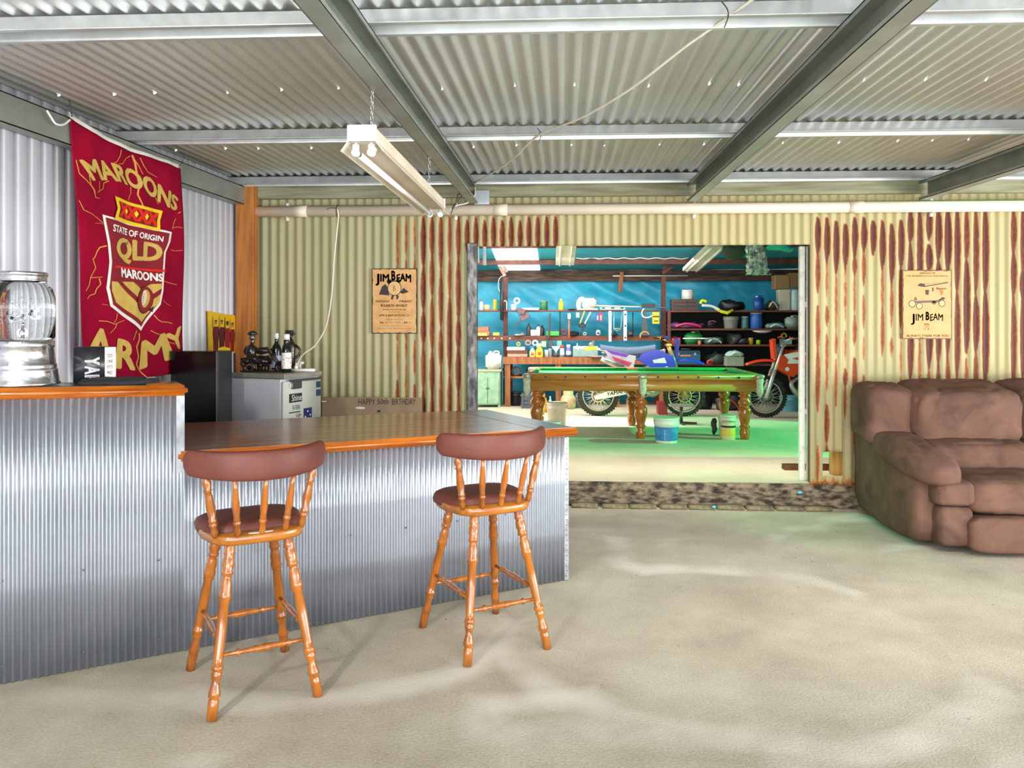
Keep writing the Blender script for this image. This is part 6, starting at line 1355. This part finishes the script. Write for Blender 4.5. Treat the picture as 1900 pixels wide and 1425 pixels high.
item('can', 'green_jar', 1382, ZBb, 13, 22, '4c8078', 'green jar with white lid left of blue jar on second rack shelf', 'jar', col2='d0e0d4')
item('can', 'blue_jar', 1403, ZBb, 22, 29, '2860b4', 'big blue jar with white lid on second rack shelf', 'jar', col2='e0ecdc')
item('heap', 'glassware', 1436, ZBb, 34, 10, '6a9088', 'low greenish glassware heap on second rack shelf', 'glassware', col2='c8e8dc')
item('jug', 'grey_container', 1470, ZBb, 26, 24, 'a4b8a8', 'pale grey square container at right end of second rack shelf', 'container')
item('toolbox', 'red_tool_box', 1252, ZC, 18, 14, 'b83c24', 'red box at left end of third rack shelf', 'toolbox')
item('jug', 'green_jerry_can', 1286, ZC, 32, 24, '2c8c44', 'green jerry can on third rack shelf', 'jerry can')
item('can', 'red_can', 1298, ZC, 6, 7, 'd86a50', 'tiny red tin in front of the green jerry can', 'tin', Y=13.5)
item('heap', 'pipe_tangle', 1322, ZC, 34, 14, '4c6c64', 'tangle of pipes and jars on third rack shelf', 'pipes', col2='d4e8e0')
g = G(); g.tube([P(x, y, Y=13.45) for x, y in ((1267, 628), (1318, 628), (1325, 630), (1334, 634))], .014, 8); single('chrome_bar', g, plain('dce4e0', .25, .8), 'bent chrome bar lying across front of third rack shelf', 'bar')
item('heap', 'dark_glass_bag', 1360, ZC, 22, 20, '3a403c', 'dark grey bag in middle of third rack shelf', 'bag')
item('heap', 'purple_bag', 1380, ZC, 18, 14, '3a3650', 'dark purple bag on third rack shelf', 'bag')
item('can', 'yellow_can', 1393, ZC, 9, 12, 'd4b428', 'yellow tin on third rack shelf', 'tin')
item('can', 'lime_ball', 1407, ZC, 8, 8, 'a8d828', 'lime green pot on third rack shelf near the orange bike bars', 'pot', col2='b8e038')
item('box', 'pale_box', 1458, ZC, 18, 10, '9cc8b8', 'pale green box on third rack shelf near door frame', 'box')
item('roll', 'tape_roll', 1455, ZC+.09, 12, 10, 'e4b028', 'yellow tape roll on top of the pale green box', 'tape roll')
t = thing('white_dish', 'white shallow dish hanging under second rack shelf', 'dish', (XP(1409), 13.52, ZBb-.075)); k = 13.5/1500
g = G(); g.lathe((0, 0, 0), [(6*k, 0), (14*k, 2.2*k), (18*k, 4.5*k), (17*k, 4.6*k), (5*k, .5*k)], 24); ob('dish', g, plain('e8dce8', .4), t)
item('toolbox', 'blue_tool_case', 1272, ZD, 50, 28, '1c5878', 'blue tool case with orange lettering stripe on the rack bottom shelf', 'tool case', col2='283c44', Y=13.5)
g = G(); p_ = P(1272, 660, Y=13.37); g.box(p_, (.17, .004, .02)); single('case_stripe', g, plain('e88838', .4), 'orange stripe badge on the front of the blue tool case', 'badge')
item('helmet', 'red_hat', 1317, ZD, 12, 8, 'd83c3c', 'small red cap right of the blue tool case', 'cap', Y=13.4, col2='f0a8a0')
item('heap', 'dark_tarp_heap', 1330, ZD, 34, 22, '283430', 'dark folded tarp on bottom shelf of the rack', 'tarp', Y=13.6)
item('box', 'rope_crate', 1361, ZD-.02, 32, 17, '98a08c', 'grey-green carton full of pale rope on bottom rack shelf', 'carton', Y=13.4, dep=.25)
item('heap', 'rope', 1361, ZD+.13, 28, 11, 'b8dcc8', 'pale green rope piled in the grey-green carton', 'rope', Y=13.4, col2='d0ece0')
item('can', 'white_canister', 1464, ZD, 13, 26, 'd0dccc', 'tall white canister near the door frame on bottom rack shelf', 'canister', Y=13.5)
item('can', 'white_canister', 1453, ZD, 10, 14, 'a8ccc4', 'short pale green canister beside the tall white one', 'canister', Y=13.5)
item('heap', 'blue_gloves', 1440, ZD+.18, 10, 16, '3c7cb0', 'blue gloves hanging near the white canisters', 'gloves', Y=13.6)
item('bucket', 'blue_crate_tub', 1465, .2, 36, 28, '6cb8c8', 'pale blue tub on the floor under the orange bike', 'tub', Y=13.0, col2='2c8cd0')
# buckets by the table
item('bucket', 'lidded_bucket', 1033.5, .2, 39, 44, 'ecdcc0', 'cream lidded bucket on the floor behind the nearer bucket', 'bucket', Y=10.9)
item('bucket', 'open_bucket', 1021, .2, 40, 42, 'd8d0bc', 'open cream bucket nearest the bar corner, beside pool table leg', 'bucket', Y=9.25, col2='open')
bk = item('bucket', 'paint_bucket', 1236.5, .2, 47, 46, 'd4dcc8', 'white paint bucket with blue label under the pool table', 'bucket', Y=9.45)
kk = 9.45/1500; g = G(); g.lathe((0, 0, 0), [(47*kk/2*.845, .03), (47*kk/2*.95, 30*kk)], 32, cap=False); ob('blue_label', g, M('blue_paint_label', '3c8cc0', '2c6ca8', rough=.5, scale=10), bk)
g = G(); rr_ = 47*kk/2*.93
def wrap(u, v): a = -PI/2-.35+.02+.12*v; return Vector((rr_*math.cos(a), rr_*math.sin(a), .04+.15*u))
write(g, 'endure', lambda u, v: wrap(u, 1-v), .01, th=0); g.v = [tuple(Vector(v)*1.0) for v in g.v]; ob('label_lettering', g, plain('e8f0f4', .5), bk)
item('bucket', 'lidded_tub', 1349, .2, 32, 38, 'd8d4bc', 'cream tub with lid standing behind the yellow-labelled tin', 'tub', Y=10.05)
yt = item('can', 'paint_tin', 1351, .2, 26, 32, 'd4c890', 'cream tin with yellow label under right end of pool table', 'paint tin', Y=9.75, col2='c8c4b0')
kk = 9.75/1500; g = G(); g.lathe((0, 0, 0), [(13.2*kk, .05), (13.2*kk, 20*kk)], 24, cap=False); ob('yellow_label', g, plain('d8b840', .5), yt); g = G(); g.lathe((0, 0, 0), [(13.3*kk, 22*kk), (13.3*kk, 26*kk)], 24, cap=False); ob('dark_band', g, plain('2c2418', .5), yt)
g = G(); kk = 10.1/1500
def fnb(v): return v+Vector((mnoise.noise(v*20)*.02, 0, mnoise.noise(v*24)*.02))
p_ = P(1325, 0, Y=10.1); g.ball((p_.x, 10.1, .31), (.035, .05, .105), 14, 10, fn=fnb); single('black_bag', g, BK, 'small black bag against the back right pool table leg', 'bag')
# bike lift stand
t = thing('lift_stand', 'grey steel bike lift stand with flat top plate under the pool table', 'stand', (XP(1264, 11.3), 11.3, .2)); k = 11.3/1500
g = G(); g.box((0, 0, 33*k), (44*k, .22, 3*k), bev=.003); ob('top_plate', g, plain('a09890', .4, .4), t); g = G(); g.cyl((0, 0, 0), (0, 0, 32*k), .022, seg=12); ob('post', g, plain('5c564e', .5, .4), t)
g = G(); g.bar((-12*k, 0, 1.5*k), (26*k, -.1, 1.5*k), .04, .03); g.bar((0, -.25, 1.5*k), (0, .25, 1.5*k), .04, .03); ob('base', g, plain('4c463e', .5, .4), t)
# roof-hung things in the shed
def batten(name, label, pts, Y, w_):
    a = P(*pts[0], Y=Y); b = P(*pts[1], Y=Y+pts[2]); t = thing(name, label, 'ceiling light', tuple(((a+b)/2)))
    g = G(); g.bar(a, b, w_, .05); ob('housing', g, TANW, t, world=True)
    d = (b-a).normalized()
    g = G()
    for k in (.12, .88): c = a+(b-a)*k; g.cyl(c, (c.x, c.y, SR(c.y)+.01), .004, seg=6)
    ob('hanging_wire', g, BK, t, world=True)
    for s_ in (-1, 1):
        o_ = d.cross(Vector((0, 0, 1))).normalized()*w_*.28*s_+Vector((0, 0, -.04)); g = G(); g.cyl(a+o_+d*.05, b+o_-d*.05, .016, seg=12); ob('tube', g, WH, t, world=True)
batten('shed_batten_light', 'fluorescent batten hanging end-on under the shed roof beside the skylight', [(1052, 440), (1048, 489), 1.6], 11.0, .28)
batten('shed_batten_light', 'fluorescent batten hanging diagonally under the shed roof at right', [(1330, 455), (1282, 500), 1.6], 11.2, .26)
t = thing('plastic_bag_bundle', 'clear plastic sheeting bundle hanging from the shed roof near the door frame', 'plastic bag', tuple(P(1407, 512, Y=10.5)))
def pb(u, v):
    c = P(1400+7*v, 452+58*v, Y=10.5); a = 2*PI*u; r = .13*(.7+.5*v-.25*v*v); n_ = mnoise.noise(Vector((math.cos(a)*2.5, math.sin(a)*2.5, v*6)))
    return c+Vector((r*(1+.5*n_)*math.cos(a), r*(1+.5*n_)*math.sin(a), 0))
g = G(); g.surf(pb, 40, 40); c = P(1400, 456, Y=10.5); g.cyl(c, (c.x, c.y, SR(c.y)), .08, seg=8); ob('sheeting', g, M('crumpled_clear_plastic', 'b8c8ac', '5c6c54', rough=.15, scale=26, stretch=(1, 1, .5), contrast=(.4, .6), spec=1), t, world=True)
g = G(); c = P(1447, 459, Y=10.3); g.cyl(c, (c.x, c.y, SR(c.y)), .02, seg=8); g.ball(c, (.17, .08, .045), 20, 10, fn=lambda v: v+Vector((0, 0, mnoise.noise(v*9)*.06))); single('green_cloth_bundle', g, plain('20b890', .6), 'bright green cloth bundle tucked under the shed roof, top right of the opening', 'cloth')
g = G(); c = P(1362, 464, Y=10.8); g.cyl(c, (c.x, c.y, SR(c.y)), .02, seg=8); g.ball(c, (.16, .08, .10), 20, 12, fn=lambda v: v+Vector((0, 0, mnoise.noise(v*8)*.09))); single('dark_cloth_bundle', g, plain('3c4834', .8), 'dark green tattered bundle hanging left of the clear plastic', 'cloth')
for px, h_ in ((899, 32), (886, 28)):
    g = G(); a = P(px, 452, Y=9.4); b = P(px, 452+h_+8, Y=9.4); a.z = SR(9.4); g.tube([a, a+(b-a)*.6, b], [.012, .014, .024], 8); single('rope_end', g, plain('f0eef4', .6), 'white knotted rope end hanging left of the skylight' if px > 890 else 'white rope end hanging beside the galvanised post', 'rope')
g = G(); a = P(1154, 505, Y=14.25); b = P(1150, 542, Y=14.25); g.bar(a, b, .07, .03); single('timber_cleat', g, OB, 'short timber cleat fixed below the dark roof plate against the tarpaulin', 'timber')
g = G(); g.cyl(P(1137, 512, Y=14.262), P(1276, 511.5, Y=14.262), .012, seg=8); single('conduit_pipe', g, plain('e0d8d4', .4), 'thin white conduit running along the dark roof plate', 'conduit')
g = G(); pts = [P(1068+i*15, 479+(1.5 if i % 2 else -.5), Y=13.36) for i in range(15)]; g.tube(pts, .008, 6, smooth_path=3); single('roof_cable', g, plain('e8e0dc', .5), 'thin white cable looping along the shed roof purlin', 'cable')
